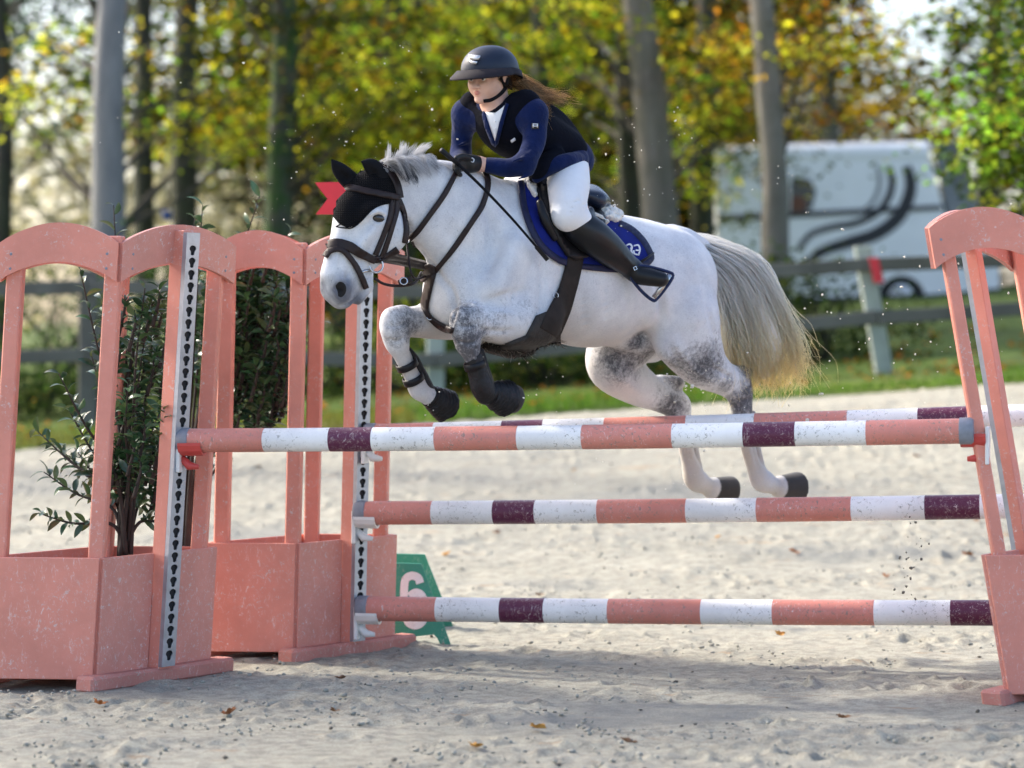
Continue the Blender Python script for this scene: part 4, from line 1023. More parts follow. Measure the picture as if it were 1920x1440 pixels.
# reins: from the bit through the martingale ring, up the neck to the hand, and the slack loop behind it
def loose(name, pts, par, r=.0055, mat=LEA, sub=8): return MB().tube(catmull(pts, sub), r, 8).build(name, mat, par, smooth=True)
Hs = lambda x, y, d=.012: HSKIN.hit(x, y)[0]+HSKIN.hit(x, y)[1]*d
rg = Hs(771, 446, .03)
loose('rein', [bit+V(.02, -.005, .02), (bit+rg)/2+V(0, -.02, -.012), rg], br)
belt('rein', [(772, 446), (800, 407), (832, 362), (852, 326)], 8.5, LEA, br, .012, .005)
belt('rein', [(905, 322), (912, 340), (910, 362), (898, 392), (872, 432)], 8.5, LEA, br, .010, .005)
# ---- breastplate
bp = thing('breastplate', HSKIN.hit(800, 590)[0], 'dark brown breastplate with martingale across the horse chest', 'breastplate')
belt('neck_strap', [(874, 430), (845, 472), (816, 510)], 9, LEA, bp, .006, .006)
belt('neck_strap', [(773, 452), (785, 482), (800, 510)], 5, LEA, bp, .006, .005)
lay('chest_plate', [(794, 500), (806, 494), (820, 500), (818, 512), (806, 524), (798, 530), (790, 522)], LEA, bp, .010, .008, 4)
belt('chest_strap', [(813, 512), (805, 545), (799, 575), (804, 592), (822, 606), (852, 620)], [13, 12, 12, 11, 10, 9], LEA, bp, .008, .007)
obj('buckle', *ring(HSKIN.hit(806, 594)[0]+V(0, -.012, 0), (.1, -1, .3), .013, .003, 14), STEEL, bp, smooth=True)
loose('martingale_fork', [Hs(798, 514, .02), H(778, 530, .12), H(752, 536, .10), H(722, 533, .10), H(702, 522, .10)], bp, .006)
loose('martingale_fork', [Hs(796, 508, .02), H(775, 520, .12), rg], bp, .005)
obj('martingale_ring', *ring(rg, (.3, -1, .2), .015, .003, 18), STEEL, bp, smooth=True)
MB().box(H(760, 527, .13), V(1, -.2, .3), V(0, 1, 0), V(-.3, 0, 1), .03, .006, .013).build('connector', LEA, bp)
obj('buckle', *ring(H(757, 527, .14), (.1, -1, .3), .015, .003, 14), STEEL, bp, smooth=True)

# ---- ear bonnet
bon = thing('ear_bonnet', HSKIN.hit(660, 425)[0], 'black crocheted ear bonnet on the horse head', 'ear bonnet')
def crochet():
    s = N('crochet'); m_ = s.map((1, 1, 1)); w1 = s.n('ShaderNodeTexWave', bands_direction='Z'); w1.inputs['Scale'].default_value = 42; s.l(m_, w1.inputs[0])
    w2 = s.n('ShaderNodeTexWave', bands_direction='X'); w2.inputs['Scale'].default_value = 42; s.l(m_, w2.inputs[0])
    h = s.math('MULTIPLY', w1.outputs[1], w2.outputs[1]); s.bump(h, .9, .006)
    return s.set(s.mix(s.ramp(h, [(.1, 0), (.6, 1)]), (.003, .003, .004), (.013, .012, .014)), .9, .15)
CRO = crochet()
lay('face_piece', [(636, 358), (652, 334), (676, 318), (708, 316), (730, 334), (742, 368), (738, 380), (715, 384), (695, 394), (678, 412), (664, 424), (650, 427), (638, 420), (625, 402), (622, 384)], CRO, bon, .005, .006, 5)
def ear(base, tip, bend, r, l_):
    b = Body(.005); p = [H(*base, l_), H(*bend, l_), H(*tip, l_)]
    b.chain(p, [r, r*.82, .006], .02, 8, V(CH*.3, -1, 0), .6); m_ = [(p[0]+p[1])/2+V(-.01, -.035, .0), p[1]*.6+p[2]*.4+V(-.008, -.028, 0)]
    b.chain(m_, [r*.45, .008], .01, op=-1); return b.mesh()
for a in (((668, 350), (622, 300), (640, 322), .042, -.04), ((716, 345), (679, 303), (700, 315), .045, .05)):
    v, f = ear(*a); obj('ear_cover', v, f, BLK, bon, smooth=True)
MB().tube(catmull([HSKIN.hit(*q)[0]+V(0, -.008, 0) for q in ((624, 400), (638, 421), (652, 428), (665, 425), (680, 412), (697, 394), (716, 384), (738, 380))], 3), .003, 6).build('piping', BLK, bon, smooth=True)

# ---- red flag of the jump, standing behind the horse's forehead
RED = plain('red_flag', (.62, .035, .05), .5, .08, 6, .05)
rf = thing('red_flag', P(660, 470, 1.75), 'red swallow-tailed flag behind the horse forehead', 'flag')
MB().prism([P(*q, 1.6) for q in ((590, 342), (650, 341), (650, 402), (592, 402), (614, 373))], (0, .008, 0)).build('pennant', RED, rf)
MB().tube([P(650, 338, 1.608), P(652, 460, 1.61)], .008, 8).build('staff', CUPW, rf, smooth=True)

# ---- leg boots and bell boots
NEO = plain('black_neoprene', (.010, .010, .012), .5, .7, 30, .9, 70, .35, bdist=.006)
def fore_boot(shin, back, label, straps, bell):
    t = thing('leg_boot', shin[-1][0], label, 'leg boot', 'black boots on the fore legs')
    b = Body(.006); b.chain([p for p, r in shin], [r for p, r in shin], .02); b.chain([p for p, r in back], [r for p, r in back], .015)
    v, f = b.mesh(); obj('shell', v, f, NEO, t, smooth=True)
    for c, n_, R in straps: MB().lathe(c, n_, [(-.016, R-.006), (-.014, R), (.014, R), (.016, R-.006)], 20, False).build('strap', LEAB, t, smooth=True)
    t2 = thing('bell_boot', bell[-1][0], label.replace('tendon', 'bell').replace('cannon', 'hoof'), 'bell boot', 'black boots on the hooves')
    c0, c1 = bell[0][0], bell[1][0]; d = (c1-c0)/np.linalg.norm(c1-c0); R = bell[1][1]; prof = []
    for i in range(25):
        q = i/24; prof.append((-.012+q*.115, .040+(R-.040)*q**.65+.0022*math.sin(q*44)))
    prof += [(.104, R-.006), (.098, R-.012), (.085, R-.016)]
    mb = MB().lathe(c0, d, prof, 30, False); vv = np.array(mb.v); gg = np.random.default_rng(int(R*1e4)); a_ = np.arange(len(vv)) % 30
    vv += gg.normal(0, .0012, vv.shape)+(d*(.006*np.sin(a_*2*math.pi/30*3+1))[:, None]); mb.v = [tuple(q) for q in vv]
    mb.build('bell', NEO, t2, smooth=True)
    MB().lathe(c0+d*.075, d, [(0, .0), (0, R-.022), (.012, R-.014), (.014, 0)], 24).build('sole', LEAB, t2)
    MB().lathe(c0-d*.004, d, [(-.010, .042), (-.008, .047), (.008, .049), (.010, .044)], 26, False).build('strap', LEAB, t2, smooth=True)
fore_boot([(H(889, 672, .164), .042), (H(897, 702, .164), .043), (H(904, 724, .163), .050), (H(911, 738, .16), .048)], [(H(900, 660, .15), .02), (H(906, 690, .15), .026), (H(914, 720, .15), .03)],
    'black tendon boot on the near cannon of the horse', [(H(890, 684, .163), V(-.3, -.27, .9), .047)], [(H(918, 738, .16), .050), (H(958, 750, .155), .079)])
fore_boot([(H(790, 706, -.152), .026), (H(796, 720, -.152), .030), (H(804, 734, -.153), .030)], [(H(765, 655, -.152), .014), (H(777, 675, -.152), .023), (H(788, 700, -.152), .026), (H(797, 722, -.152), .026)],
    'black tendon boot on the off cannon of the horse', [(H(763, 684, -.152), V(-.38, -.33, .85), .048), (H(775, 711, -.152), V(-.38, -.33, .85), .047)], [(H(808, 744, -.153), .050), (H(832, 759, -.155), .073)])
# ------------------------------------------------------------------ the rider
SKINM = N('skin'); nn_ = SKINM.noise(14, 3); lip = SKINM.attr('lip')
c_ = SKINM.mix(SKINM.ramp(nn_, [(.35, 0), (.65, 1)]), (.60, .35, .26), (.68, .43, .33)); c_ = SKINM.mix(SKINM.math('MULTIPLY', lip, .8), c_, (.40, .10, .09))
SKIN_M = SKINM.set(c_, .5, .35, **{'Subsurface Weight': .12}); SKINM.b.inputs['Subsurface Radius'].default_value = (.01, .004, .002)
JACK = plain('blue_jacket', (.0038, .0115, .058), .92, .25, 14, .7, 22, .12, bdist=.012, **{'Sheen Weight': .1})
VEST = plain('black_vest', (.003, .004, .009), .95, .35, 10, .5, 26, .12, bdist=.01)
SHIRT = plain('white_shirt', (.75, .78, .82), .75, .05, 12, .2, 90)
BREE = plain('white_breeches', (.78, .78, .79), .85, .04, 9, .45, 18, .15, bdist=.01)
BOOT = plain('black_boot', (.006, .007, .009), .36, .3, 20, .1, 90, .35)
HELM = plain('helmet_shell', (.009, .016, .034), .45, .15, 30, .15, 300, .35)
BRIM = plain('helmet_brim', (.009, .006, .011), .8, .2, 30, .15, 200)
GLOVE = plain('black_glove', (.009, .009, .010), .5, .3, 40, .3, 140)
rider = thing('person', H(1075, 470, 0), 'rider in blue jacket, black vest and helmet, leaning forward on the horse', 'person')
ta = H(945, 220)-H(1065, 305); ta /= np.linalg.norm(ta); nb = np.cross(lv, ta)
hf = V(-math.cos(math.radians(54)), -math.sin(math.radians(54)), -.10); hf /= np.linalg.norm(hf); hl = np.cross(V(0, 0, 1), hf); hl /= np.linalg.norm(hl); hu = np.cross(hf, hl); HAX = [hf, hl, hu]
hc = H(917, 138)
def HP(a, b_, c): return hc+hf*a+hl*b_+hu*c
# her left is towards the camera: make sure hl points that way
if hl@lv < 0: hl = -hl
ARM_L = [H(1000, 214, .175), H(1002, 262, .20), H(984, 308, .215)], [.055, .050, .043]
FOR_L = [H(984, 308, .215), H(955, 315, .17), H(930, 312, .125), H(916, 310, .10)], [.043, .041, .037, .034]
ARM_R = [H(872, 214, -.165), H(866, 255, -.20), H(864, 292, -.21)], [.052, .046, .040]
FOR_R = [H(864, 292, -.21), H(862, 306, -.13), H(864, 316, -.05)], [.043, .038, .032]
def hand(b, wrist, palm, knuck, tips, thumb, r=1.):
    b.chain([wrist, palm], [.030*r, .036*r], .02); b.ell(palm, (.038, .034, .028), None, .02)
    for k, t_ in zip(knuck, tips): b.chain([palm*.5+k*.5, k, t_], [.013*r, .0115*r, .0095*r], .006, 4)
    b.chain(thumb, [.014*r, .012*r, .010*r], .008, 4)
def lhand(b, g=0.):
    hand(b, H(898, 307, .075), H(880, 307, .07), [H(858, 298, .085), H(854, 306, .085), H(853, 314, .082), H(856, 321, .08)], [H(856, 309, .115), H(857, 317, .115), H(859, 323, .112), H(863, 328, .105)],
         [H(884, 298, .09), H(868, 293, .10), H(856, 296, .105)], 1+g)
def rhand(b, g=0.):
    hand(b, H(864, 316, -.05), H(860, 322, -.02), [H(850, 316, .01), H(848, 322, .01), H(849, 328, .01), H(853, 332, .01)], [H(856, 320, .04), H(856, 326, .04), H(858, 331, .04), H(861, 335, .035)], [H(862, 312, -.02), H(852, 310, .0), H(845, 313, .01)], 1+g)
b = Body(.0045)
b.ell(HP(-.005, 0, .0), (.098, .076, .105), HAX, .02)
b.ell(HP(.028, 0, -.060), (.062, .058, .062), HAX, .035)                       # jaw
b.ell(HP(.076, 0, -.108), (.022, .024, .018), HAX, .025)                       # chin
b.ell(HP(.060, .032, -.045), (.028, .026, .03), HAX, .03); b.ell(HP(.060, -.032, -.045), (.028, .026, .03), HAX, .03)   # cheeks
b.chain([HP(.088, 0, -.008), HP(.106, 0, -.034), HP(.121, 0, -.050)], [.010, .011, .0125], .007)     # nose
for s_ in (1, -1): b.ell(HP(.106, .013*s_, -.054), (.012, .010, .008), HAX, .005)
b.chain([HP(.082, -.027, -.077), HP(.092, -.012, -.073), HP(.096, 0, -.074), HP(.092, .012, -.073), HP(.082, .027, -.077)], [.003, .005, .0055, .005, .003], .004)      # lips
b.chain([HP(.082, -.024, -.081), HP(.093, 0, -.085), HP(.082, .024, -.081)], [.003, .0065, .003], .004)
b.chain([HP(.086, -.028, -.0785), HP(.106, 0, -.0785), HP(.086, .028, -.0785)], [.0014, .0022, .0014], .002, op=-1)
b.chain([HP(.094, -.012, -.097), HP(.096, 0, -.098), HP(.094, .012, -.097)], [.005]*3, .01, op=-1)
b.chain([HP(.078, .045, -.004), HP(.092, .02, -.002), HP(.095, 0, -.006), HP(.092, -.02, -.002), HP(.078, -.045, -.004)], [.010]*5, .015)      # brows
for s_ in (1, -1): b.ell(HP(.096, .031*s_, -.022), (.014, .018, .010), HAX, .010, -1)
for s_ in (1, -1): b.ell(HP(-.005, .076*s_, -.022), (.018, .010, .030), HAX, .008)                       # ears
b.chain([HP(-.01, 0, -.07), H(930, 185), H(940, 210)], [.056, .054, .062], .03)
b.chain([H(1065, 303), H(1010, 265), H(955, 232), H(940, 215)], [.10, .12, .13, .10], .03, 5, nb, .6)
for A_ in (ARM_L, FOR_L, ARM_R, FOR_R): b.chain(A_[0], [r*.78 for r in A_[1]], .02)
b.chain([H(922, 311, .11), H(908, 309, .088), H(894, 307, .07)], [.030, .0275, .028], .01)      # bare wrist between glove and cuff
lhand(b); rhand(b)
for s_, tx in ((1, 0), (-1, 1)):
    hp_, kn, an, to = (H(1075, 320, .11), H(1062, 400, .30), H(1186, 505, .305), H(1236, 524, .40)) if s_ > 0 else (H(1030, 320, -.11), H(935, 400, -.28), H(1020, 500, -.30), H(1000, 510, -.40))
    b.chain([hp_, kn, (kn+an)/2, an, to], [.07, .048, .042, .03, .022], .02, 5, smooth=False)
v, f = b.mesh()
lipw = blob([(HP(.100, .007*k_, -.0740-.0004*k_*k_), .0050, 1.3) for k_ in (-3, -2, -1, 0, 1, 2, 3)]+[(HP(.098, .007*k_, -.0835+.0006*k_*k_), .0056, 1.3) for k_ in (-2, -1, 0, 1, 2)], v)
obj('body', v, f, SKIN_M, rider, smooth=True, attrs={'lip': lipw})
RB = Skin(v, f); RB.guess = .7
# eyes
for s_ in (1, -1):
    mb = MB(); c = HP(.079, .031*s_, -.021)
    for part, mt, dd, R in (('eye', plain('eye_white', (.7, .68, .66), .2, .02), 0, .0125), ('iris', plain('iris', (.03, .018, .012), .15, .1), .0062, .0078)):
        mb = MB(); q = []
        for i in range(9):
            for j in range(14):
                a, bb = math.pi*i/8, 2*math.pi*j/14; q.append(c+hf*(dd+R*math.cos(a))+hl*R*math.sin(a)*math.cos(bb)+hu*R*math.sin(a)*math.sin(bb)*.8)
        mb.add(q, [[i*14+j, i*14+(j+1) % 14, (i+1)*14+(j+1) % 14, (i+1)*14+j] for i in range(8) for j in range(14)]).build(part, mt, rider, smooth=True)
for s_ in (1, -1):
    MB().tube(catmull([HP(.086, .016*s_, -.014), HP(.094, .030*s_, -.010), HP(.084, .047*s_, -.018)], 4), .0026, 6).build('lashes', plain('lash', (.02, .012, .01), .7), rider, smooth=True)
# shirt collar and front
b = Body(.005); b.chain([H(927, 190), H(932, 204), H(938, 222)], [.061, .066, .085], .02); v, f = b.mesh(); obj('shirt_collar', v, f, SHIRT, rider, smooth=True)
# jacket
b = Body(.006)
b.chain([H(1056, 295), H(1010, 263), H(966, 238), H(950, 228)], [.128, .15, .160, .12], .04, 6, nb, .70)
b.chain([H(876, 212, -.15), H(938, 216, 0), H(998, 212, .165)], [.060, .062, .062], .05)
b.ell(H(1056, 294), (.105, .125, .085), AX, .06)
b.chain([H(1006, 334, .13), H(1034, 312, .19), H(1066, 302, .20), H(1090, 300, .15)], [.022, .034, .036, .030], .04)
b.chain(*ARM_L, .04, 6); b.chain(*FOR_L, .03, 6); b.chain(*ARM_R, .04, 6); b.chain(*FOR_R, .03, 6)
# folds at the elbows
g = np.random.default_rng(2)
for (x, y, l_) in ((1000, 285, .245), (996, 296, .25), (972, 298, .24), (985, 330, .235), (866, 270, -.16)):
    b.chain([H(x-12, y+5, l_), H(x+2, y, l_+.006), H(x+14, y-4, l_)], [.004, .008, .004], .012)
v, f = b.mesh(); jo = obj('jacket', v, f, JACK, rider, smooth=True); JS = Skin(v, f); JS.guess = .8
# vest
b = Body(.006)
b.chain([H(1040, 283), H(1005, 262), H(964, 240), H(948, 230)], [.155, .163, .168, .125], .04, 6, nb, .74)
b.chain([H(888, 198, -.125), H(940, 212, -.0), H(985, 198, .135)], [.064, .066, .070], .05)
b.chain([H(1002, 332, .11), H(1016, 312, .165), H(1046, 292, .17)], [.026, .042, .035], .04)
b.chain([H(985, 190, .02), H(1040, 228, .0), H(1080, 262, 0)], [.05, .055, .03], .05)               # air cartridge hump along the back
b.ell(H(915, 168), (.09, .085, .085), None, .02, -1)
b.chain([H(922, 172), H(932, 202)], [.066, .066], .015, op=-1)
for y_, k_ in ((238, .012), (268, .012)): b.chain([H(870, y_+18, -.12), H(915, y_+20, .08), H(965, y_+5, .20)], [.004]*3, k_, op=-1)
v, f = b.mesh(); obj('vest', v, f, VEST, rider, smooth=True); VS = Skin(v, f); VS.guess = .6
for p_, m_, nm, off in (([(908, 206), (918, 211), (930, 212), (941, 204), (950, 196), (946, 208), (938, 228), (930, 264), (922, 242), (913, 216)], SHIRT, 'shirt_front', .004),
        ([(903, 203), (908, 202), (917, 226), (929, 265), (931, 273), (924, 268), (912, 238)], JACK, 'lapel', .008), ([(950, 194), (955, 196), (946, 226), (935, 268), (930, 273), (930, 262), (938, 228)], JACK, 'lapel', .008)):
    lay(nm, p_, m_, rider, off, .003, 4, VS)
for q in ((926, 213), (928, 228), (929, 242)): MB().lathe(VS.hit(*q)[0]+V(0, -.010, 0), (0, -1, .1), [(0, .004), (.003, .003), (.004, .001)], 10).build('button', SHIRT, rider, smooth=True)
SILV = plain('silver_badge', (.6, .6, .6), .3, .1, metal=.8)
lay('sleeve_badge', [(997, 231), (1010, 231), (1010, 242), (997, 242)], plain('badge_black', (.02, .02, .02), .5), rider, .003, .002, 3, JS)
for q in ([(999, 233), (1008, 233)], [(1000, 233), (1000, 240)], [(1007, 233), (1007, 240)], [(999, 237), (1008, 237)]): belt('badge_mark', q, 2, SILV, rider, .006, .002, JS, 3)
belt('zip_pull', [(959, 264), (966, 259)], 4, WHTEM, rider, .006, .004, VS, 3)
# breeches
b = Body(.006)
b.chain([H(1066, 316, .10), H(1066, 345, .19), H(1065, 380, .265), H(1063, 402, .29)], [.088, .092, .079, .066], .03, 6)
b.chain([H(1068, 404, .285), H(1092, 418, .30), H(1112, 436, .30)], [.055, .05, .045], .05)
b.chain([H(1030, 316, -.10), H(985, 355, -.22), H(935, 400, -.29), H(975, 430, -.30)], [.11, .10, .074, .05], .04, 6)
b.ell(H(1052, 318), (.09, .12, .075), AX, .05)
for q in ([(1066, 392), (1084, 386), (1098, 384)], [(1064, 399), (1084, 395), (1099, 394)], [(1070, 382), (1086, 376)]):
    b.chain([H(x, y, .345) for x, y in q], [.003]*len(q), .008, op=-1)
v, f = b.mesh(); obj('breeches', v, f, BREE, rider, smooth=True)
# tall boots
b = Body(.006)
b.chain([H(1082, 424, .285), H(1106, 440, .295), H(1136, 464, .30), H(1166, 488, .305), H(1186, 505, .305)], [.068, .078, .072, .054, .043], .03, 6)
b.chain([H(1094, 408, .29), H(1104, 397, .28)], [.035, .025], .03)
b.chain([H(1186, 504, .305), H(1196, 514, .33), H(1216, 519, .37), H(1240, 524, .41)], [.043, .043, .040, .033], .02, 5)
for y_ in (0, 1, 2): b.chain([H(1160+8*y_, 470+8*y_, .365), H(1170+8*y_, 484+7*y_, .355)], [.004, .003], .012)
v, f = b.mesh(); obj('boot', v, f, BOOT, rider, smooth=True); BS = Skin(v, f); BS.guess = .7
obj('spur_buckle', *ring(H(1191, 503, .36), (.3, -1, .1), .009, .0025, 4, 6), STEEL, rider)
MB().tube([H(1200, 492, .28), H(1214, 483, .27), H(1226, 474, .265)], [.006, .006, .004], 6).build('spur', LEAB, rider, smooth=True)
b = Body(.007); b.chain([H(945, 405, -.30), H(975, 430, -.305), H(1000, 470, -.305), H(1020, 500, -.305)], [.062, .06, .05, .041], .03, 6); b.chain([H(1020, 500, -.305), H(1000, 512, -.40)], [.042, .033], .02)
v, f = b.mesh(); obj('boot', v, f, BOOT, rider, smooth=True)
# gloves
for fn in (lhand, rhand):
    b = Body(.0035); fn(b, .10); v, f = b.mesh(); obj('glove', v, f, GLOVE, rider, smooth=True)
    if fn is lhand: GS = Skin(v, f); GS.guess = .5
belt('glove_mark', [(884, 296), (888, 299), (887, 304), (883, 303)], 1.6, SILV, rider, .003, .001, GS, 3)
# helmet
helm = thing('riding_helmet', HP(0, 0, .02), 'matt navy riding helmet with wide dark brim and silver badge', 'helmet')
def dome():
    vs = []; fs = []; n, m = 40, 16
    for i in range(m+1):
        ph = math.radians(96)*i/m
        for j in range(n):
            th = 2*math.pi*j/n; ct, st = math.cos(th), math.sin(th)
            a = (.138 if ct > 0 else .142); k = math.sin(ph)**.92
            vs.append(HP(-.008+a*k*ct, .116*k*st, .018+.102*math.cos(ph)+(.0 if ct > 0 else -.028*(i/m)**3*(-ct))))
    for i in range(m):
        for j in range(n): fs.append([i*n+j, i*n+(j+1) % n, (i+1)*n+(j+1) % n, (i+1)*n+j])
    return vs, fs
v, f = dome(); o = obj('shell', v, f, HELM, helm, smooth=True); sm = o.modifiers.new('thickness', 'SOLIDIFY'); sm.thickness = .012; sm.offset = 1
HS = Skin(np.array(v), f); HS.guess = .6
vs = []; n = 40
for j in range(n):
    th = 2*math.pi*j/n; ct, st = math.cos(th), math.sin(th); e = .043*max(0, ct)**.6 if ct > 0 else .004; dz = -.026*(-ct if ct < 0 else 0)
    for rr, z in ((.128, .020), (.150, .020), (.150+e, -.003-.012*max(0, ct)), (.150+e, -.010-.012*max(0, ct)), (.145, .002), (.125, .004)): 
        vs.append(HP(-.008+rr*ct, rr*.845*st*(1+.10*max(0, ct)), z+dz))
fs = [[j*6+k, ((j+1) % n)*6+k, ((j+1) % n)*6+(k+1) % 6, j*6+(k+1) % 6] for j in range(n) for k in range(6)]
obj('brim', vs, fs, BRIM, helm, smooth=True)
lay('badge', [(882, 106), (902, 108), (898, 115), (884, 113)], SILV, helm, .013, .004, 4, HS); lay('badge', [(884, 116), (897, 117), (894, 122), (886, 121)], SILV, helm, .013, .004, 4, HS)
belt('chin_strap', [(952, 146), (946, 165), (936, 177), (922, 186), (906, 189)], 5, BLK, helm, .003, .004, RB, 3)
belt('chin_strap', [(939, 146), (944, 158), (946, 166)], 4, BLK, helm, .003, .004, RB, 3)
# hair blown back
def ponytail():
    g = np.random.default_rng(21); n = 900; C = []
    q = g.random(n); root = np.array([HP(-.10, g.normal(0, .03), -.035+g.normal(0, .015)) for _ in range(n)])
    ends = [(1058+22*a+g.normal(0, 10), 182+18*(1-a)+g.normal(0, 7)) for a in q]
    for i in range(n):
        e = P(*ends[i], .80+g.normal(0, .04)); L = g.uniform(.45, 1)
        m1 = P(982+g.normal(0, 6), 152+10*(1-q[i])+g.normal(0, 5), .78+g.normal(0, .02)); m2 = P(1015+g.normal(0, 6), 172+12*(1-q[i])+g.normal(0, 6), .80+g.normal(0, .03))
        if q[i] < .12: m2 = P(1020+g.normal(0, 5), 205+g.normal(0, 6), .7); e = P(1030+g.normal(0, 6), 225+g.normal(0, 8), .7)
        c = np.array([root[i], m1, m2, e]); k = catmull_eval(c[None], np.linspace(0, L, 12))[0]; C.append(k)
    C = np.array(C); C[:, 4:] += .007*np.sin(np.linspace(0, 5, 8)[None, :, None]*g.uniform(.7, 1.6, (n, 1, 3))+g.uniform(0, 6, (n, 1, 3)))
    v, f = strands(C, g.uniform(.0008, .0018, n)); col = V(.52, .36, .20)*g.uniform(.35, 1.7, (n, 1))
    return v, f, np.repeat(np.repeat(col, 12, 0), 3, 0)
v, f, c = ponytail(); obj('hair', v, f, HAIRM, rider, smooth=True, attrs={'col': c})
# hair at the temple
C = []; g = np.random.default_rng(22)
for _ in range(120):
    y = g.uniform(-.06, .005); C.append([HP(.02+g.normal(0, .008), .075, y+.03), HP(.0, .082, y), HP(-.06, .075, y-.02)])
v, f = strands(np.array(C), .0012); obj('hair', v, f, HAIRM, rider, attrs={'col': np.tile(V(.06, .035, .02), (len(v), 1))})
# riding whip held in the hand
wh = thing('riding_whip', GS.hit(862, 318)[0], 'black riding whip slanting across the horse neck', 'whip')
wa, wb, wc, wd_ = H(827, 281, .12), H(858, 307, .125), H(905, 352, .20), H(1026, 487, .30)
MB().tube([wa, wa*.6+wb*.4, wb], [.011, .010, .009], 10).build('grip', LEAB, wh, smooth=True)
MB().tube(catmull([wb, wc, H(960, 410, .27), H(1005, 462, .295)], 6), np.linspace(.0065, .005, 19), 8).build('shaft', BLK, wh, smooth=True)
MB().box(H(1016, 475, .30), H(1026, 487, .30)-H(1005, 462, .295), V(1, 0, .8), V(0, 1, 0), .042, .009, .002).build('flap', LEAB, wh)
# ------------------------------------------------------------------ wood, fence and van behind the arena
def bark(name, c0, c1, moss=0):
    s = N(name); n = s.noise(6, 6, .7, s.map((1, 1, .25))); n2 = s.noise(30, 4, .7, s.map((1, 1, .3)))
    c = s.mix(s.ramp(n, [(.35, 0), (.65, 1)]), c0, c1)
    if moss: c = s.mix(s.math('MULTIPLY', s.ramp(s.noise(2.2, 5, .7), [(.42, 0), (.58, 1)]), moss), c, (.035, .085, .02))
    s.bump(n2, .6, .03); return s.set(c, .9, .2)
BK_GREY = bark('grey_bark', (.17, .175, .18), (.25, .25, .25)); BK_LIMB = bark('limb_bark', (.05, .045, .035), (.09, .08, .06)); BK_MOSS = bark('mossy_bark', (.045, .05, .04), (.09, .09, .075), .85)
BK_TAN = bark('tan_bark', (.13, .115, .095), (.22, .20, .17), .15); BK_DARK = bark('dark_bark', (.035, .032, .028), (.07, .065, .055), .2)
def leaf_cloud(cen, nrm_up, size, g):
    "leaves as small bent kites round the given centres"
    n = len(cen); a = g.uniform(0, 2*math.pi, n); tl = g.normal(0, .55, (n, 2))
    d = np.stack([np.cos(a), np.sin(a), tl[:, 0]], 1); d /= np.linalg.norm(d, axis=1)[:, None]
    up = np.stack([g.normal(0, .45, n), g.normal(0, .45, n), np.ones(n)], 1); s = np.cross(d, up); s /= np.linalg.norm(s, axis=1)[:, None]; u = np.cross(s, d)
    L = size[:, None]; W_ = L*.34
    v = np.stack([cen-d*L*.5, cen+s*W_+u*L*.06, cen+d*L*.5, cen-s*W_+u*L*.06], 1)
    return v.reshape(-1, 3), np.arange(4*n).reshape(-1, 4)
PAL = {'yg': [(.30, .42, .02), (.52, .50, .02), (.18, .32, .02), (.62, .46, .02), (.10, .19, .015), (.62, .34, .015), (.46, .52, .04)],
       'green': [(.12, .27, .02), (.20, .38, .03), (.34, .48, .03), (.07, .15, .015), (.42, .45, .03)],
       'gold': [(.72, .44, .02), (.62, .42, .03), (.42, .40, .02), (.66, .28, .02), (.16, .25, .02), (.78, .55, .05)],
       'dark': [(.025, .06, .010), (.035, .075, .012), (.05, .09, .015), (.02, .04, .008), (.08, .10, .015)],
       'olive': [(.12, .18, .015), (.20, .23, .015), (.08, .13, .012), (.28, .24, .02), (.05, .085, .01), (.36, .21, .02)],
       'pale': [(.62, .58, .40), (.70, .64, .46), (.55, .55, .32), (.45, .43, .25), (.66, .58, .26)],
       'teal': [(.10, .19, .13), (.14, .24, .17), (.22, .30, .22), (.07, .14, .09)],
       'rust': [(.30, .11, .02), (.20, .12, .02), (.09, .11, .015), (.42, .18, .02), (.05, .07, .012)]}
def colours(n, pal, g, clump=None):
    p = np.array(PAL[pal]); i = g.integers(0, len(p), n) if clump is None else (clump+g.integers(0, 2, n)) % len(p)
    return p[i]*g.uniform(.7, 1.3, (n, 1))
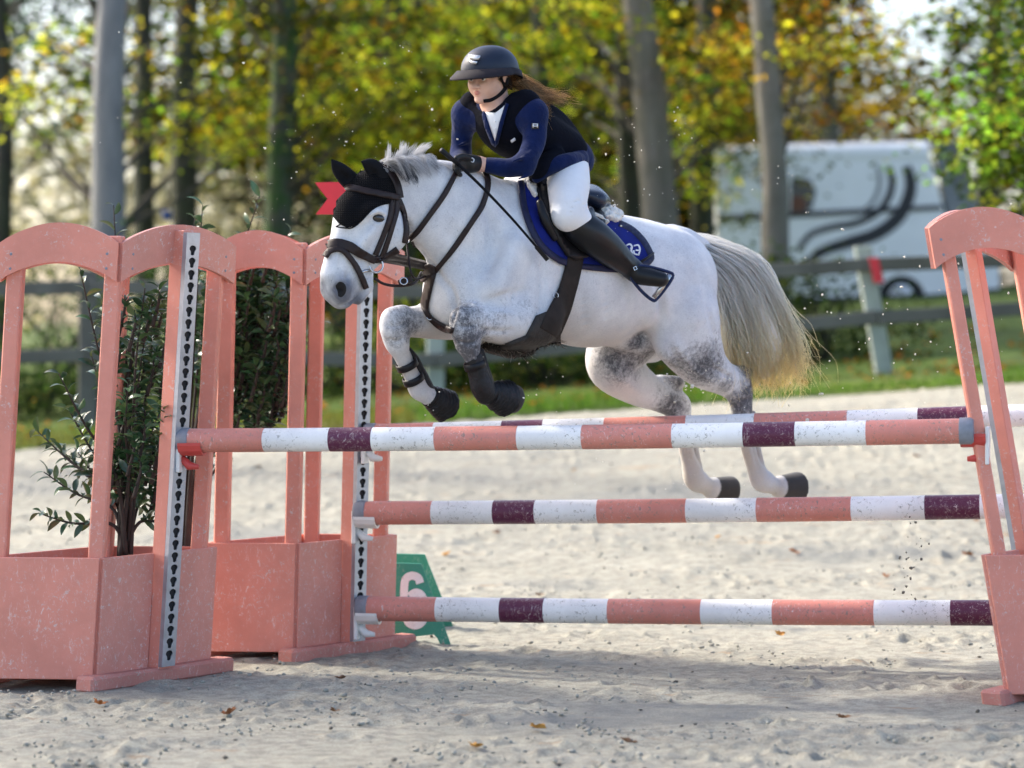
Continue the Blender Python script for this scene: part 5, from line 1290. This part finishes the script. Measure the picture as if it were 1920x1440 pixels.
def tree(name, base, top, D, dia, mat, label, pal, crown, nleaf, seed, lsize=.10, limbs=9, height=10.5, flare=1.25):
    "base (px), top = px where the trunk leaves the picture; crown = list of (px, py, D, rx, ry, rz metres)"
    g = np.random.default_rng(seed); Y = D-CAM_D
    xb = P(base, 0, Y)[0]; zb = float(zt(xb, Y)); yb = HOR+(CAM_Z-zb)*FPX/D
    xt, zt_ = P(top, 0, Y)[0], P(top, 0, Y)[2]; k = (xt-xb)/(zt_-zb)
    t = thing(name, (xb, Y, zb), label, 'tree', 'trees of the wood behind the arena')
    zs = np.linspace(-.15, height, 22); pts = np.stack([xb+k*zs+.05*np.sin(zs*1.1+seed)*zs/5, Y+.04*np.sin(zs*.9+seed*2)*zs/4, zb+zs], 1)
    rad = dia/2*np.where(zs < 1, 1+(flare-1)*(1-np.clip(zs, 0, 1))**2, 1)*(1-.055*np.clip(zs, 0, None))
    mb = MB(); mb.tube(pts, np.maximum(rad, .03), 16)
    vv = np.array(mb.v); vv[:, :2] += (g.normal(0, .008, (len(vv), 2))); mb.v = [tuple(q) for q in vv]
    mb.build('trunk', mat, t, smooth=True)
    cen = []; cl = []; bri = []; mbr = MB()
    per = max(1, int(nleaf*.78)//(len(crown)*28))
    for ci, c in enumerate(crown):
        cc = P(c[0], c[1], c[2]-CAM_D); R = np.array(c[3:6])
        for j in range(28):                                  # sprays of leaves, flat layers as beeches grow them
            d = g.normal(0, 1, 3); d /= np.linalg.norm(d); q = cc+d*R*g.random()**.4
            if q[2] < zb+1.0: q[2] = zb+1.0+g.random()*.5
            n = max(4, int(per*g.uniform(.5, 1.5))); sp = g.uniform(.22, .5)
            cen.append(q+g.normal(0, 1, (n, 3))*np.array([sp, sp, sp*.28])); cl.append(np.full(n, g.integers(0, 9))); bri.append(np.full(n, min(2.0, g.lognormal(-.85, 1.1))))  # brightness per spray paints sunlit and shaded leaves into the colour
            if j < limbs:
                z0 = zb+max(1.2, min(height*.8, (q[2]-zb)*g.uniform(.55, .9))); s0 = np.array([np.interp(z0, pts[:, 2], pts[:, 0]), np.interp(z0, pts[:, 2], pts[:, 1]), z0])
                m_ = (s0+q)/2+V(0, 0, g.uniform(-.1, .35)); mbr.tube(catmull([s0, m_, q], 4), np.linspace(dia*.09, .006, 9), 6)
    if mbr.v: mbr.build('limbs', BK_LIMB, t, smooth=True)
    if cen:
        cen = np.vstack(cen); cl = np.concatenate(cl); n = len(cen)
        v, f = leaf_cloud(cen, None, g.uniform(.7, 1.35, n)*lsize, g); obj('crown', v, f, LEAF, t, attrs={'col': np.repeat(np.minimum(colours(n, pal, g, cl)*np.concatenate(bri)[:, None], .88), 4, 0)})
    return t
tree('beech_tree', 196, 214, 33, .43, BK_GREY, 'smooth grey tree trunk at the left, lit along its left edge', 'yg', [(110, 150, 35, .9, .8, .9), (345, 190, 34, .9, .9, 1.0), (100, -300, 35, 2.6, 2.5, 1.8)], 3000, 1)
tree('beech_tree', 352, 346, 36.5, .36, BK_DARK, 'dark trunk right of the smooth grey one', 'yg', [(380, 130, 43, 1.7, 1.6, 1.5), (300, -220, 44, 3, 2.5, 2.0), (440, 240, 43, .9, 1, .6)], 5200, 2)
tree('beech_tree', 280, 262, 38, .30, BK_DARK, 'dark trunk behind the grey one, half hidden', 'olive', [(260, -150, 52, 3, 2, 2)], 2200, 3)
tree('beech_tree', 518, 530, 35, .37, BK_MOSS, 'mossy green trunk left of the rider', 'yg', [(620, 90, 35, 1.4, 1.4, 1.1), (470, -180, 35, 2.2, 2.2, 2.0), (640, 250, 36, 1.1, 1.2, .7)], 5400, 4)
tree('beech_tree', 1262, 1196, 34, .45, BK_TAN, 'thick tan trunk leaning left behind the horse croup', 'yg', [(1080, 60, 34.5, 1.3, 1.4, 1.1), (1340, 200, 36, 1.0, 1, 1.1)], 4600, 5)
tree('beech_tree', 1462, 1434, 32, .31, BK_TAN, 'slim tan trunk standing before the van', 'gold', [(1545, 90, 33, 1.1, 1.2, .9), (1390, 60, 34, .9, 1.2, 1.0)], 3400, 6, limbs=6)
tree('beech_tree', 1048, 1012, 39, .24, BK_DARK, 'thin dark trunk just right of the helmet', 'yg', [(950, 40, 47, 2.4, 2, 1.8), (1090, 230, 46, 1.5, 1.5, 1.4), (1040, -300, 48, 3, 2, 2)], 6400, 7)
tree('beech_tree', 1190, 1172, 36, .29, BK_DARK, 'dark upright trunk left of the leaning tan one', 'olive', [(1150, 250, 41, 1.2, 1.3, 1.4), (1160, -200, 42, 2, 2, 2), (1130, 390, 41, .9, 1, .7)], 4600, 8)
tree('beech_tree', 1318, 1322, 37, .33, BK_DARK, 'dark trunk between the two tan trunks', 'olive', [(1330, 260, 44, 1.1, 1.3, 1.7), (1340, -60, 45, 1.6, 1.5, 1.2)], 4200, 9)
tree('beech_tree', 1590, 1530, 46, .30, BK_DARK, 'dark slanting trunk above the van roof', 'gold', [(1560, 180, 48, 2.0, 1.6, 1.2), (1430, 170, 50, 1.2, 1.2, 1.8), (1650, 220, 50, 1.5, 1.2, .7)], 5200, 10)
tree('beech_tree', 4, 2, 40, .30, BK_DARK, 'dark trunk at the left edge of the picture', 'teal', [(60, 90, 42, 1.5, 1.3, 1.5), (20, -150, 42, 2.5, 2, 1.5)], 3400, 11)
tree('beech_tree', 1960, 1985, 27, .30, BK_DARK, 'leafy green tree at the right edge above the stand', 'green', [(1905, 120, 27, .45, .9, .95), (1915, 290, 27, .35, .8, .5), (1960, -150, 27, 1.5, 1.5, 1.2)], 6400, 12, .085)
tree('beech_tree', 760, 742, 41, .34, BK_DARK, 'dark trunk hidden in yellow leaves left of the rider', 'yg', [(740, 80, 40, 1.7, 1.5, 1.4), (700, 250, 40, 1.5, 1.4, 1.0), (830, 190, 41, 1.2, 1.3, 1.2), (760, -240, 41, 3, 2, 2)], 9000, 13)
tree('beech_tree', 905, 890, 52, .36, BK_DARK, 'dark trunk hidden behind the rider', 'green', [(1000, 120, 50, 2.3, 1.6, 1.8), (860, 60, 51, 2.2, 1.6, 1.7), (900, -200, 52, 3, 2, 2)], 6200, 14, .13)
tree('beech_tree', 640, 655, 54, .36, BK_DARK, 'dark trunk deep in the wood over the red flag', 'olive', [(600, 160, 53, 2.6, 1.6, 2.0), (700, 330, 52, 2.4, 1.5, 1.1), (620, -200, 54, 3, 2, 2)], 6400, 15, .13)
tree('beech_tree', 1850, 1860, 48, .35, BK_DARK, 'dark trunk behind the van front', 'olive', [(1890, 230, 47, 1.0, 1.0, 1.2), (1880, 40, 47, 1.2, 1.2, 1.3)], 3400, 16)
tree('beech_tree', 455, 448, 60, .38, BK_DARK, 'far dark trunk between mossy and dark trunks', 'yg', [(440, 90, 58, 2.4, 1.6, 2.2), (430, 260, 56, 1.5, 1.3, 1.2)], 4200, 17, .13)
# trees of the left side of the arena: out of the picture, they shade the sand
for i, (x_, y_, r_) in enumerate(((-7.6, 3.4, 2.7), (-11.5, 5.2, 2.8), (-10.5, 1.0, 2.7), (-15, 7.0, 3.0), (-8.6, 13.2, 2.9))):
    D_ = y_+CAM_D; px_ = 960+x_*FPX/D_; zy = lambda z: HOR-(z-CAM_Z)*FPX/D_
    tree('beech_tree', px_, px_, D_, .45, BK_GREY, 'tree outside the picture, left of the arena, number %s from the camera' % ['two', 'three', 'one', 'five', 'four'][i], 'yg',
        [(px_, zy(5.4), D_, r_, r_, 1.7), (px_-60, zy(8.2), D_, r_*.9, r_*.9, 1.6)], 1100, 40+i, .18)

# the deep wood behind: one mass
g = np.random.default_rng(77); cen = []; cols = []
for it in range(1900):
    px_ = g.uniform(-1300, 3700) if it < 1300 else g.uniform(480, 1560); D_ = g.uniform(56, 80); z = g.uniform(1.2, 11)**1.0; q = V((px_-960)*D_/FPX, D_-CAM_D, z+.8)
    y_ = HOR-(q[2]-CAM_Z)*FPX/D_
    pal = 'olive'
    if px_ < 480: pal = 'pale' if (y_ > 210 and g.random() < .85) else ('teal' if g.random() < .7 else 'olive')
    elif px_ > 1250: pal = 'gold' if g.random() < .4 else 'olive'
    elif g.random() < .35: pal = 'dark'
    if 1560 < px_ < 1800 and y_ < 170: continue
    n = 46; cen.append(q+g.normal(0, 1, (n, 3))*np.array([1.0, .8, .55])); cols.append(colours(n, pal, g, np.full(n, g.integers(0, 9)))*(1 if pal == 'pale' else min(1.1, g.lognormal(-1.9, .8))))  # leaf colour darkened clump by clump to paint in the shade of the wood
cen = np.vstack(cen); cols = np.vstack(cols); v, f = leaf_cloud(cen, None, g.uniform(.25, .5, len(cen)), g)
tag(obj('deep_wood', v, f, LEAF, attrs={'col': np.repeat(cols, 4, 0)}), 'far autumn foliage of the deep wood closing the view', 'foliage', kind='stuff')
# low bushes between fence and trees
def bush(px_, D_, w_, h_, pal, n, label, seed, ls=.075):
    g = np.random.default_rng(seed); Y = D_-CAM_D; x = (px_-960)*D_/FPX; z0 = float(zt(x, Y))
    t = thing('bush', (x, Y, z0), label, 'bush', 'low bushes behind the fence')
    mb = MB(); cen = []; cl = []
    for j in range(9):
        e = V(x+g.uniform(-.9, .9)*w_, Y+g.uniform(-.4, .4), z0+h_*g.uniform(.5, 1)); s0 = V(x+g.normal(0, .12), Y, z0-.05)
        mb.tube(catmull([s0, (s0+e)/2+V(0, 0, .12), e], 3), np.linspace(.022, .006, 7), 5)
    for j in range(26):
        q = V(x+g.uniform(-1, 1)*w_, Y+g.normal(0, .4), z0+.06+h_*g.random()**.8*.95); m = n//26
        cen.append(q+g.normal(0, 1, (m, 3))*np.array([w_*.22, .25, h_*.13])); cl.append(np.full(m, g.integers(0, 9)))
    mb.build('stems', BK_DARK, t, smooth=True); cen = np.vstack(cen); cen[:, 2] = np.maximum(cen[:, 2], z0+.02)
    v, f = leaf_cloud(cen, None, g.uniform(.7, 1.3, len(cen))*ls, g); obj('foliage', v, f, LEAF, t, attrs={'col': np.repeat(colours(len(cen), pal, g, np.concatenate(cl)), 4, 0)})
for i, a in enumerate(((60, 31, 1.1, 1.5, 'dark', 2600, 'dark green bush behind the fence at the far left'), (330, 32, 1.2, 1.7, 'dark', 2600, 'dark green bush behind the near stand rail'), (600, 31.5, 1.2, 1.5, 'dark', 2600, 'dark bush behind the far stand'),
        (900, 31, 1.3, 1.3, 'olive', 2800, 'olive bush behind the horse forelegs'), (1160, 31.5, 1.2, 1.2, 'olive', 2400, 'olive brown bush under the horse belly'), (1540, 31, .9, .95, 'dark', 2200, 'dark bush between tail and leaning fence post'),
        (1380, 31.5, .9, 1.1, 'dark', 2200, 'dark bush behind the horse tail'), (760, 30.2, 1.2, .55, 'dark', 2000, 'low dark bush left of the forelegs'), (1040, 29.8, 1.2, .45, 'dark', 2000, 'low dark bush right of the forelegs'), (180, 30.0, 1.3, .5, 'dark', 2000, 'low dark bush by the near stand'),
        (120, 47, 2.4, 2.6, 'pale', 3000, 'pale dry bush in the sunlight at the far left'), (430, 50, 1.5, 2.8, 'pale', 2400, 'pale yellow bush left of the mossy trunk'))): bush(*a, 100+i)
# fallen leaves under the trees
g = np.random.default_rng(55); n = 1900; x = g.uniform(-9, 9, n); y = 13.6+np.abs(g.normal(0, 6, n)); c = np.stack([x, y, zt(x, y)+.10], 1)
v, f = leaf_cloud(c, None, g.uniform(.06, .12, n), g); tag(obj('leaf_litter', v, f, LEAF, attrs={'col': np.repeat(colours(n, 'rust', g), 4, 0)}), 'brown leaf litter on the grass under the trees', 'leaf litter', kind='stuff')

# ---- fence
WEA = plain('weathered_wood', (.12, .12, .108), .9, .25, 3, .4, 40); WEAG = plain('green_weathered_wood', (.32, .36, .32), .9, .25, 3, .4, 40)
DF = 28-CAM_D
posts = [(-480, -480, 850, 545, WEA), (163, 166, 812, 505, WEA), (815, 818, 800, 500, WEAG), (1662, 1617, 716, 462, WEAG), (2440, 2420, 660, 410, WEA)]
tf = thing('wooden_fence', (P(815, 800, DF)), 'weathered two-rail wooden fence along the wood', 'fence')
for xb, xt, yb, yt, m_ in posts:
    a, b_ = P(xb, yb+8, DF), P(xt, yt, DF); MB().box((a+b_)/2, V(1, 0, 0), V(0, 1, 0), b_-a, .085, .05, np.linalg.norm(b_-a)/2, .015).build('post', m_, tf)
for (x0, y0_, x1, y1) in ((-480, 560, 163, 538), (163, 538, 817, 548), (817, 548, 1622, 497), (1622, 497, 2440, 470), (-480, 690, 163, 665), (163, 667, 817, 676), (817, 676, 1645, 594), (1645, 596, 2440, 545)):
    a, b_ = P(x0, y0_, DF-.085), P(x1, y1, DF-.085); MB().box((a+b_)/2, b_-a, V(0, 1, 0), V(0, 0, 1), np.linalg.norm(b_-a)/2-.004, .022, .065, .008).build('rail', WEA, tf)
MB().box(P(1643, 507, DF-.11), V(1, 0, 0), V(0, 1, 0), P(1638, 485, DF)-P(1648, 530, DF), .045, .02, .12).build('red_marker', RED, tf)

# ---- camper van beyond the fence
VW_ = plain('van_white', (.84, .85, .85), .35, .05, 2, .02); VGL = plain('van_glass', (.03, .035, .04), .12, .2, spec=.7); VTR = plain('van_trim', (.03, .03, .035), .5); VGY = plain('van_grey', (.16, .17, .175), .4)
TYR = plain('tyre', (.02, .02, .02), .85); HUB = plain('hubcap', (.5, .5, .5), .4, metal=.6)
DV = 45-CAM_D; van = thing('camper_van', P(1600, 592, DV), 'white camper van with black curved stripes behind the fence', 'van')
def vp(pts, d, m_, nm, par=van, dep=0.): return MB().prism([P(x, y, DV+dep) for x, y in pts], (0, d, 0)).build(nm, m_, par)
def arc(cx, cy, r, a0, a1, n=10): return [(cx+r*math.cos(math.radians(a)), cy+r*math.sin(math.radians(a))) for a in np.linspace(a0, a1, n)]
body = [(1345, 304), (1745, 300), (1772, 402), (1852, 432), (1872, 470), (1874, 552)]+[(1738, 562)]+arc(1690, 562, 46, 0, -180)+[(1470, 572)]+arc(1424, 572, 46, 0, -180)+[(1345, 575)]
vp(body, 1.9, VW_, 'body_shell')
rb = MB()
for (a0, a1, dy) in ((0, 0, 0),):
    sec = [(0, 0), (-.02, -.10), (0, -.2), (.10, -.27), (.5, -.30), (1.4, -.30), (1.85, -.22), (1.9, 0)]
    A, B = P(1348, 304, DV), P(1742, 300, DV); vs = []
    for q, zs in ((A, .92), (B, 1.06)):
        for (dy_, dz) in sec: vs.append(q+V(0, dy_, -dz*zs))
    n = len(sec); rb.add(vs, [[i, (i+1) % n, n+(i+1) % n, n+i] for i in range(n)]+[list(range(n))[::-1], list(range(n, 2*n))])
rb.build('raised_roof', VW_, van, smooth=False)
ws = MB().add([P(1747, 268, DV+.05), P(1792, 270, DV+1.75), P(1836, 402, DV+1.8), P(1776, 402, DV+.03), P(1742, 266, DV+.05)], [[0, 1, 2, 3]]); w_o = ws.build('windscreen', VGY, van); so = w_o.modifiers.new('thickness', 'SOLIDIFY'); so.thickness = .03
MB().add([P(1748, 272, DV-.01), P(1790, 274, DV+1.70), P(1806, 322, DV+1.70), P(1758, 320, DV-.01)], [[0, 1, 2, 3]]).build('roof_window', VGL, van)
vp([(1345, 411), (1352, 404), (1760, 384), (1768, 389), (1766, 393), (1350, 416)], .02, VTR, 'trim_line', dep=-.021)
vp([(1484, 336), (1500, 332), (1520, 338), (1530, 360), (1522, 392), (1500, 399), (1482, 398)], .02, VGL, 'side_window', dep=-.022)
vp([(1484, 372), (1500, 366), (1512, 376), (1508, 396), (1484, 396)], .012, plain('brown_curtain', (.16, .07, .045), .8), 'curtain', dep=-.036)
def stripe(pts, w0, m_):
    p = ribbon_poly(pts, w0, 6); MB().prism([P(x, y, DV-.012) for x, y in p], (0, .008, 0)).build('stripe', m_, van)
stripe([(1700, 312), (1708, 345), (1700, 380), (1680, 412), (1640, 440), (1590, 455), (1545, 470), (1518, 490)], [18, 22, 24, 25, 25, 22, 19, 16], VTR)
stripe([(1666, 312), (1673, 340), (1666, 370), (1645, 398), (1605, 418), (1560, 426), (1520, 440), (1496, 470)], [12, 13, 14, 14, 13, 12, 11, 10], VTR)
stripe([(1645, 312), (1650, 335), (1645, 362), (1628, 388), (1600, 402)], [6, 7, 7, 7, 6], VGY)
for wx, wy in ((1690, 556), (1424, 568)):
    wt = MB().lathe(P(wx, wy, DV+.02), (0, 1, 0), [(0, .20), (0, .30), (.02, .325), (.18, .325), (.2, .30), (.2, .1)], 28).build('wheel', TYR, van, smooth=False)
    MB().lathe(P(wx, wy, DV+.0), (0, 1, 0), [(0, .02), (.0, .10), (.02, .19), (.06, .20)], 20).build('hubcap', HUB, wt)
vp([(1346, 562), (1740, 552), (1874, 540), (1874, 554), (1740, 566), (1346, 578)], .02, VTR, 'sill', dep=-.022)
vp([(1846, 470), (1864, 474), (1866, 496), (1848, 494)], .02, HUB, 'headlight', dep=-.022)
# blue bucket by the trees
bb = thing('blue_bucket', P(313, 412, 40-CAM_D), 'small blue bucket hung between the dark trunks', 'bucket')
MB().lathe(P(313, 414, 40-CAM_D), (0, 0, 1), [(0, .055), (.13, .075), (.14, .08), (.14, .07), (.02, .05)], 16).build('pail', plain('blue_plastic', (.03, .09, .5), .4), bb, smooth=True)
MB().tube([P(313-11, 396, 40-CAM_D), P(313, 380, 40-CAM_D), P(313+11, 396, 40-CAM_D)], .006, 6).build('handle', STEEL, bb, smooth=True)
MB().tube([P(313, 380, 40-CAM_D), P(316, 330, 42-CAM_D), P(340, 280, 43.8-CAM_D)], .01, 6).build('cord', VTR, bb, smooth=True)
# ------------------------------------------------------------------ shrubs in the planters
SLEAF = leafmat('shrub_leaf', .12, .28); SLEAF.node_tree.nodes['Principled BSDF'].inputs['Specular IOR Level'].default_value = .6
def leaf_mesh(col):
    vs = []; fs = []; n = 6
    for i in range(n+1):
        t = i/n; w_ = .011*math.sin(math.pi*min(1, t*.96+.02))**.8; z = .006*math.sin(math.pi*t)-.006*t*t
        vs += [(-w_, t*.058, z+w_*.35), (0, t*.058, z), (w_, t*.058, z+w_*.35)]
    for i in range(n): b = 3*i; fs += [[b, b+1, b+4, b+3], [b+1, b+2, b+5, b+4]]
    me = bpy.data.meshes.new('leaf'); me.from_pydata(vs, [], fs); me.materials.append(SLEAF)
    a = me.attributes.new('col', 'FLOAT_COLOR', 'POINT'); a.data.foreach_set('color', np.tile([*col, 1], len(vs)).astype(np.float32))
    for p in me.polygons: p.use_smooth = True
    return me
LM = [leaf_mesh(c) for c in ((.03, .08, .034), (.045, .115, .045), (.02, .055, .026), (.06, .13, .05), (.09, .14, .055))]
def shrub(base, stems, label, seed, nmax=300):
    g = np.random.default_rng(seed); t = thing('evergreen_shrub', base, label, 'shrub', 'evergreen shrubs in the planters'); ST = plain('shrub_stem', (.045, .035, .03), .85, .3, 20)
    mats = []
    for (pts, fr, n) in stems:
        p = catmull(pts, 8); MB().tube(p, np.linspace(.011 if len(pts) > 2 else .006, .0025, len(p)), 6).build('stem', ST, t, smooth=True)
        tg = np.gradient(p, axis=0); tg /= np.linalg.norm(tg, axis=1)[:, None]
        for i in range(n):
            s = 1-fr*(i/max(1, n-1))**.9; k = s*(len(p)-1); j = min(int(k), len(p)-2); q = p[j]+(p[j+1]-p[j])*(k-j); a = i*2.4+g.normal(0, .3)
            e1 = np.cross(tg[j], V(.2, .9, .3)); e1 /= np.linalg.norm(e1); e2 = np.cross(tg[j], e1)
            d = tg[j]*g.uniform(.3, .8)+math.cos(a)*e1+math.sin(a)*e2; d += V(0, 0, g.uniform(-.25, .3)); d /= np.linalg.norm(d)
            x = np.cross(d, V(g.normal(0, .5), g.normal(0, .5), 1)); x /= np.linalg.norm(x); z = np.cross(x, d); sc = g.uniform(.75, 1.45)
            M_ = Matrix([[*(np.array([x[r], d[r], z[r]])*sc), q[r]] for r in range(3)]+[[0, 0, 0, 1]]); mats.append((M_, g.integers(0, len(LM)), sc))
    mats.sort(key=lambda m_: -m_[2]); off = Matrix.Translation(-Vector(base))
    for M_, k, _ in mats[:nmax]:
        o = bpy.data.objects.new('leaf', LM[k]); COL.objects.link(o); o.parent = t; o.matrix_local = off@M_
    rest = mats[nmax:]
    if rest:
        vs = []; fs = []; cs = []
        for M_, k, _ in rest:
            n = len(vs); me = LM[k]; vs += [tuple(M_@v_.co) for v_ in me.vertices]; fs += [[i+n for i in p_.vertices] for p_ in me.polygons]; cs += [me.attributes['col'].data[0].color[:3]]*len(me.vertices)
        tag(obj('foliage', vs, fs, SLEAF, t, smooth=True, attrs={'col': np.array(cs)}), kind='stuff')
g = np.random.default_rng(4)
B1 = P(232, 1030, .75); st = []
for (x, y), Y_ in zip(((213, 385), (150, 505), (66, 805), (110, 700), (82, 885), (72, 962), (190, 560), (272, 540), (285, 690), (300, 770), (250, 620), (332, 955), (130, 770), (232, 470), (100, 830), (262, 850), (290, 900), (170, 660), (240, 720), (275, 610), (225, 800), (140, 840)), g.uniform(.45, 1.15, 30)):
    e = P(x, y, Y_); m1 = B1+(e-B1)*V(.18, .3, .35)+V(.02, 0, .05); m2 = B1+(e-B1)*V(.6, .7, .72); st.append(([B1+V(g.normal(0, .015), g.normal(0, .02), -.03), m1, m2, e], .62, 26))
for _ in range(75):
    x, y = g.uniform(200, 335), g.uniform(540, 900); e = P(x, y, g.uniform(.5, 1.2)); st.append(([e+V(-.03, .02, -.16), e+V(0, 0, -.05), e], .95, 14))
shrub(tuple(B1-V(0, 0, .08)), st, 'evergreen shrub with bare stems growing in the nearest planter', 31)
B2 = P(352, 1040, 1.75); st = []
for (x, y) in ((380, 385), (365, 410), (487, 368), (545, 432), (608, 598), (440, 500), (410, 560), (530, 640), (500, 760), (430, 790), (470, 560), (395, 470), (520, 540)):
    e = P(x, y, g.uniform(1.6, 2.2)); m1 = B2+(e-B2)*V(.15, .3, .4); m2 = B2+(e-B2)*V(.65, .7, .78); st.append(([B2+V(g.normal(0, .015), 0, -.03), m1, m2, e], .55, 26))
for _ in range(200):
    a, r_ = g.uniform(0, 6.28), g.random()**.5; e = P(468+88*r_*math.cos(a), 610+165*r_*math.sin(a), g.uniform(1.6, 2.3)); st.append(([e+V(-.02, .02, -.17), e+V(.01, 0, -.05), e], .95, 15))
shrub(tuple(B2-V(0, 0, .08)), st, 'dense evergreen shrub showing above and between the two stands', 32)
# the second shrub stands in a pot behind the rail
pot = thing('plant_pot', P(352, 1150, 1.75), 'purple plant pot behind the nearest rail', 'pot')
MB().lathe(P(352, 1180, 1.75), (0, 0, 1), [(0, .11), (.30, .15), (.32, .16), (.34, .16), (.34, .145), (.28, .14)], 24).build('vessel', plain('purple_plastic', (.16, .09, .13), .5), pot, smooth=True)

# ------------------------------------------------------------------ fallen leaves on the sand
def fleaf(col, seed):
    g = np.random.default_rng(seed); n = 8; vs = [(0, 0, .004)]
    for i in range(n*2): a = math.pi*2*i/(n*2); r = (.030 if i % 2 else .019)*g.uniform(.8, 1.2)*(1.25 if math.cos(a) > 0 else .9); vs.append((r*math.cos(a), r*.75*math.sin(a), .004+.010*g.random()+.010*abs(math.sin(a*1.5))))
    me = bpy.data.meshes.new('fallen_leaf'); me.from_pydata(vs, [], [[0, i+1, (i+1) % (2*n)+1] for i in range(2*n)]); me.materials.append(plain('dry_leaf', col, .8, .3, 40)); return me
FL = [fleaf(c, i) for i, c in enumerate(((.42, .15, .04), (.50, .26, .06), (.30, .12, .05), (.20, .11, .06)))]
spots = [(930, 1003, 2, 'brown fallen leaf under the left maroon band of the middle pole'), (1490, 1040, 0, 'bright rust fallen leaf below the middle pole, right of centre'), (1345, 1012, 1, 'pale orange fallen leaf just below the middle pole'),
    (1462, 1196, 1, 'yellow fallen leaf just below the lowest pole'), (893, 1408, 1, 'orange fallen leaf at the front edge of the sand'), (432, 1345, 2, 'brown fallen leaf in front of the two left stands'), (626, 1340, 3, 'dark brown fallen leaf in front of the number board'),
    (640, 1278, 3, 'dark fallen leaf by the foot of the far stand'), (838, 1045, 1, 'orange fallen leaf above the number board'), (1815, 1045, 0, 'rust fallen leaf beside the right stand post'), (1830, 980, 2, 'brown fallen leaf by the right end of the middle pole'),
    (1580, 1352, 3, 'dark fallen leaf in the right foreground of the sand'), (1005, 1372, 1, 'small orange fallen leaf in the middle foreground'), (1720, 860, 2, 'brown fallen leaf under the right end of the top pole'), (1078, 885, 1, 'orange fallen leaf between top and middle poles'),
    (690, 1040, 1, 'orange fallen leaf behind the far stand rail'), (585, 935, 1, 'orange fallen leaf seen between the far stand posts'), (485, 880, 3, 'dark fallen leaf seen through the far stand'), (186, 1327, 0, 'rust fallen leaf at the foot of the nearest stand'),
    (1180, 1400, 3, 'dark fallen leaf at the bottom right of centre'), (1660, 1085, 0, 'rust fallen leaf behind the lowest pole at the right'), (1395, 745, 1, 'orange fallen leaf beyond the hind hock'), (1010, 1120, 3, 'dark fallen leaf just above the lowest pole')]
for i, (x, y, k, lab) in enumerate(spots):
    lo, hi = -3, 16
    for _ in range(40):
        m_ = (lo+hi)/2; q = P(x, y, m_)
        if q[2] > float(zt(q[0], m_)): lo = m_
        else: hi = m_
    q = P(x, y, lo); o = bpy.data.objects.new('fallen_leaf', FL[k]); COL.objects.link(o); gg = random.uniform(.8, 1.35)
    o.location = (q[0], q[1], float(zt(q[0], q[1]))+.008); o.rotation_euler = (random.uniform(-.3, .3), random.uniform(-.3, .3), random.uniform(0, 6.28)); o.scale = (gg,)*3
    tag(o, lab, 'leaf', 'fallen leaves on the sand')
# ------------------------------------------------------------------ sand thrown up by the hooves
g = np.random.default_rng(9); c = []; r = []
for (x0, x1, y0_, y1, n, rm) in ((560, 880, 70, 320, 90, .0017), (1090, 1310, 200, 440, 70, .0022), (1310, 1560, 250, 470, 25, .0022), (1500, 1900, 380, 800, 130, .0028), (1240, 1360, 690, 770, 40, .003), (740, 1060, 640, 800, 60, .002), (1330, 1560, 640, 800, 40, .0025), (460, 570, 200, 420, 35, .0018), (150, 470, 40, 330, 14, .002), (1830, 1890, 380, 420, 5, .007), (1040, 1500, 770, 920, 30, .0025)):
    for _ in range(n): c.append(P(g.uniform(x0, x1), g.uniform(y0_, y1), g.uniform(.2, 2.0))); r.append(min(.009, rm*g.lognormal(0, .5)))
v, f = lumps(np.array(c), np.array(r), 8, 1); tag(obj('flying_sand', v, f, plain('flying_grain', (.72, .68, .58), .8, .1), smooth=True), 'pale grains of sand thrown up by the hooves', 'sand spray', kind='stuff')
c = []; r = []
for _ in range(30): t_ = g.random(); c.append(P(1715+30*t_+g.normal(0, 12)-60*t_*t_, 960+165*t_+g.normal(0, 10), g.uniform(-.2, .5))); r.append(g.uniform(.002, .008))
v, f = lumps(np.array(c), np.array(r), 9, 1); tag(obj('flying_earth', v, f, plain('flying_crumb', (.15, .14, .115), .9, .2), smooth=True), 'dark crumbs of earth falling between the poles at the right', 'earth crumbs', kind='stuff')
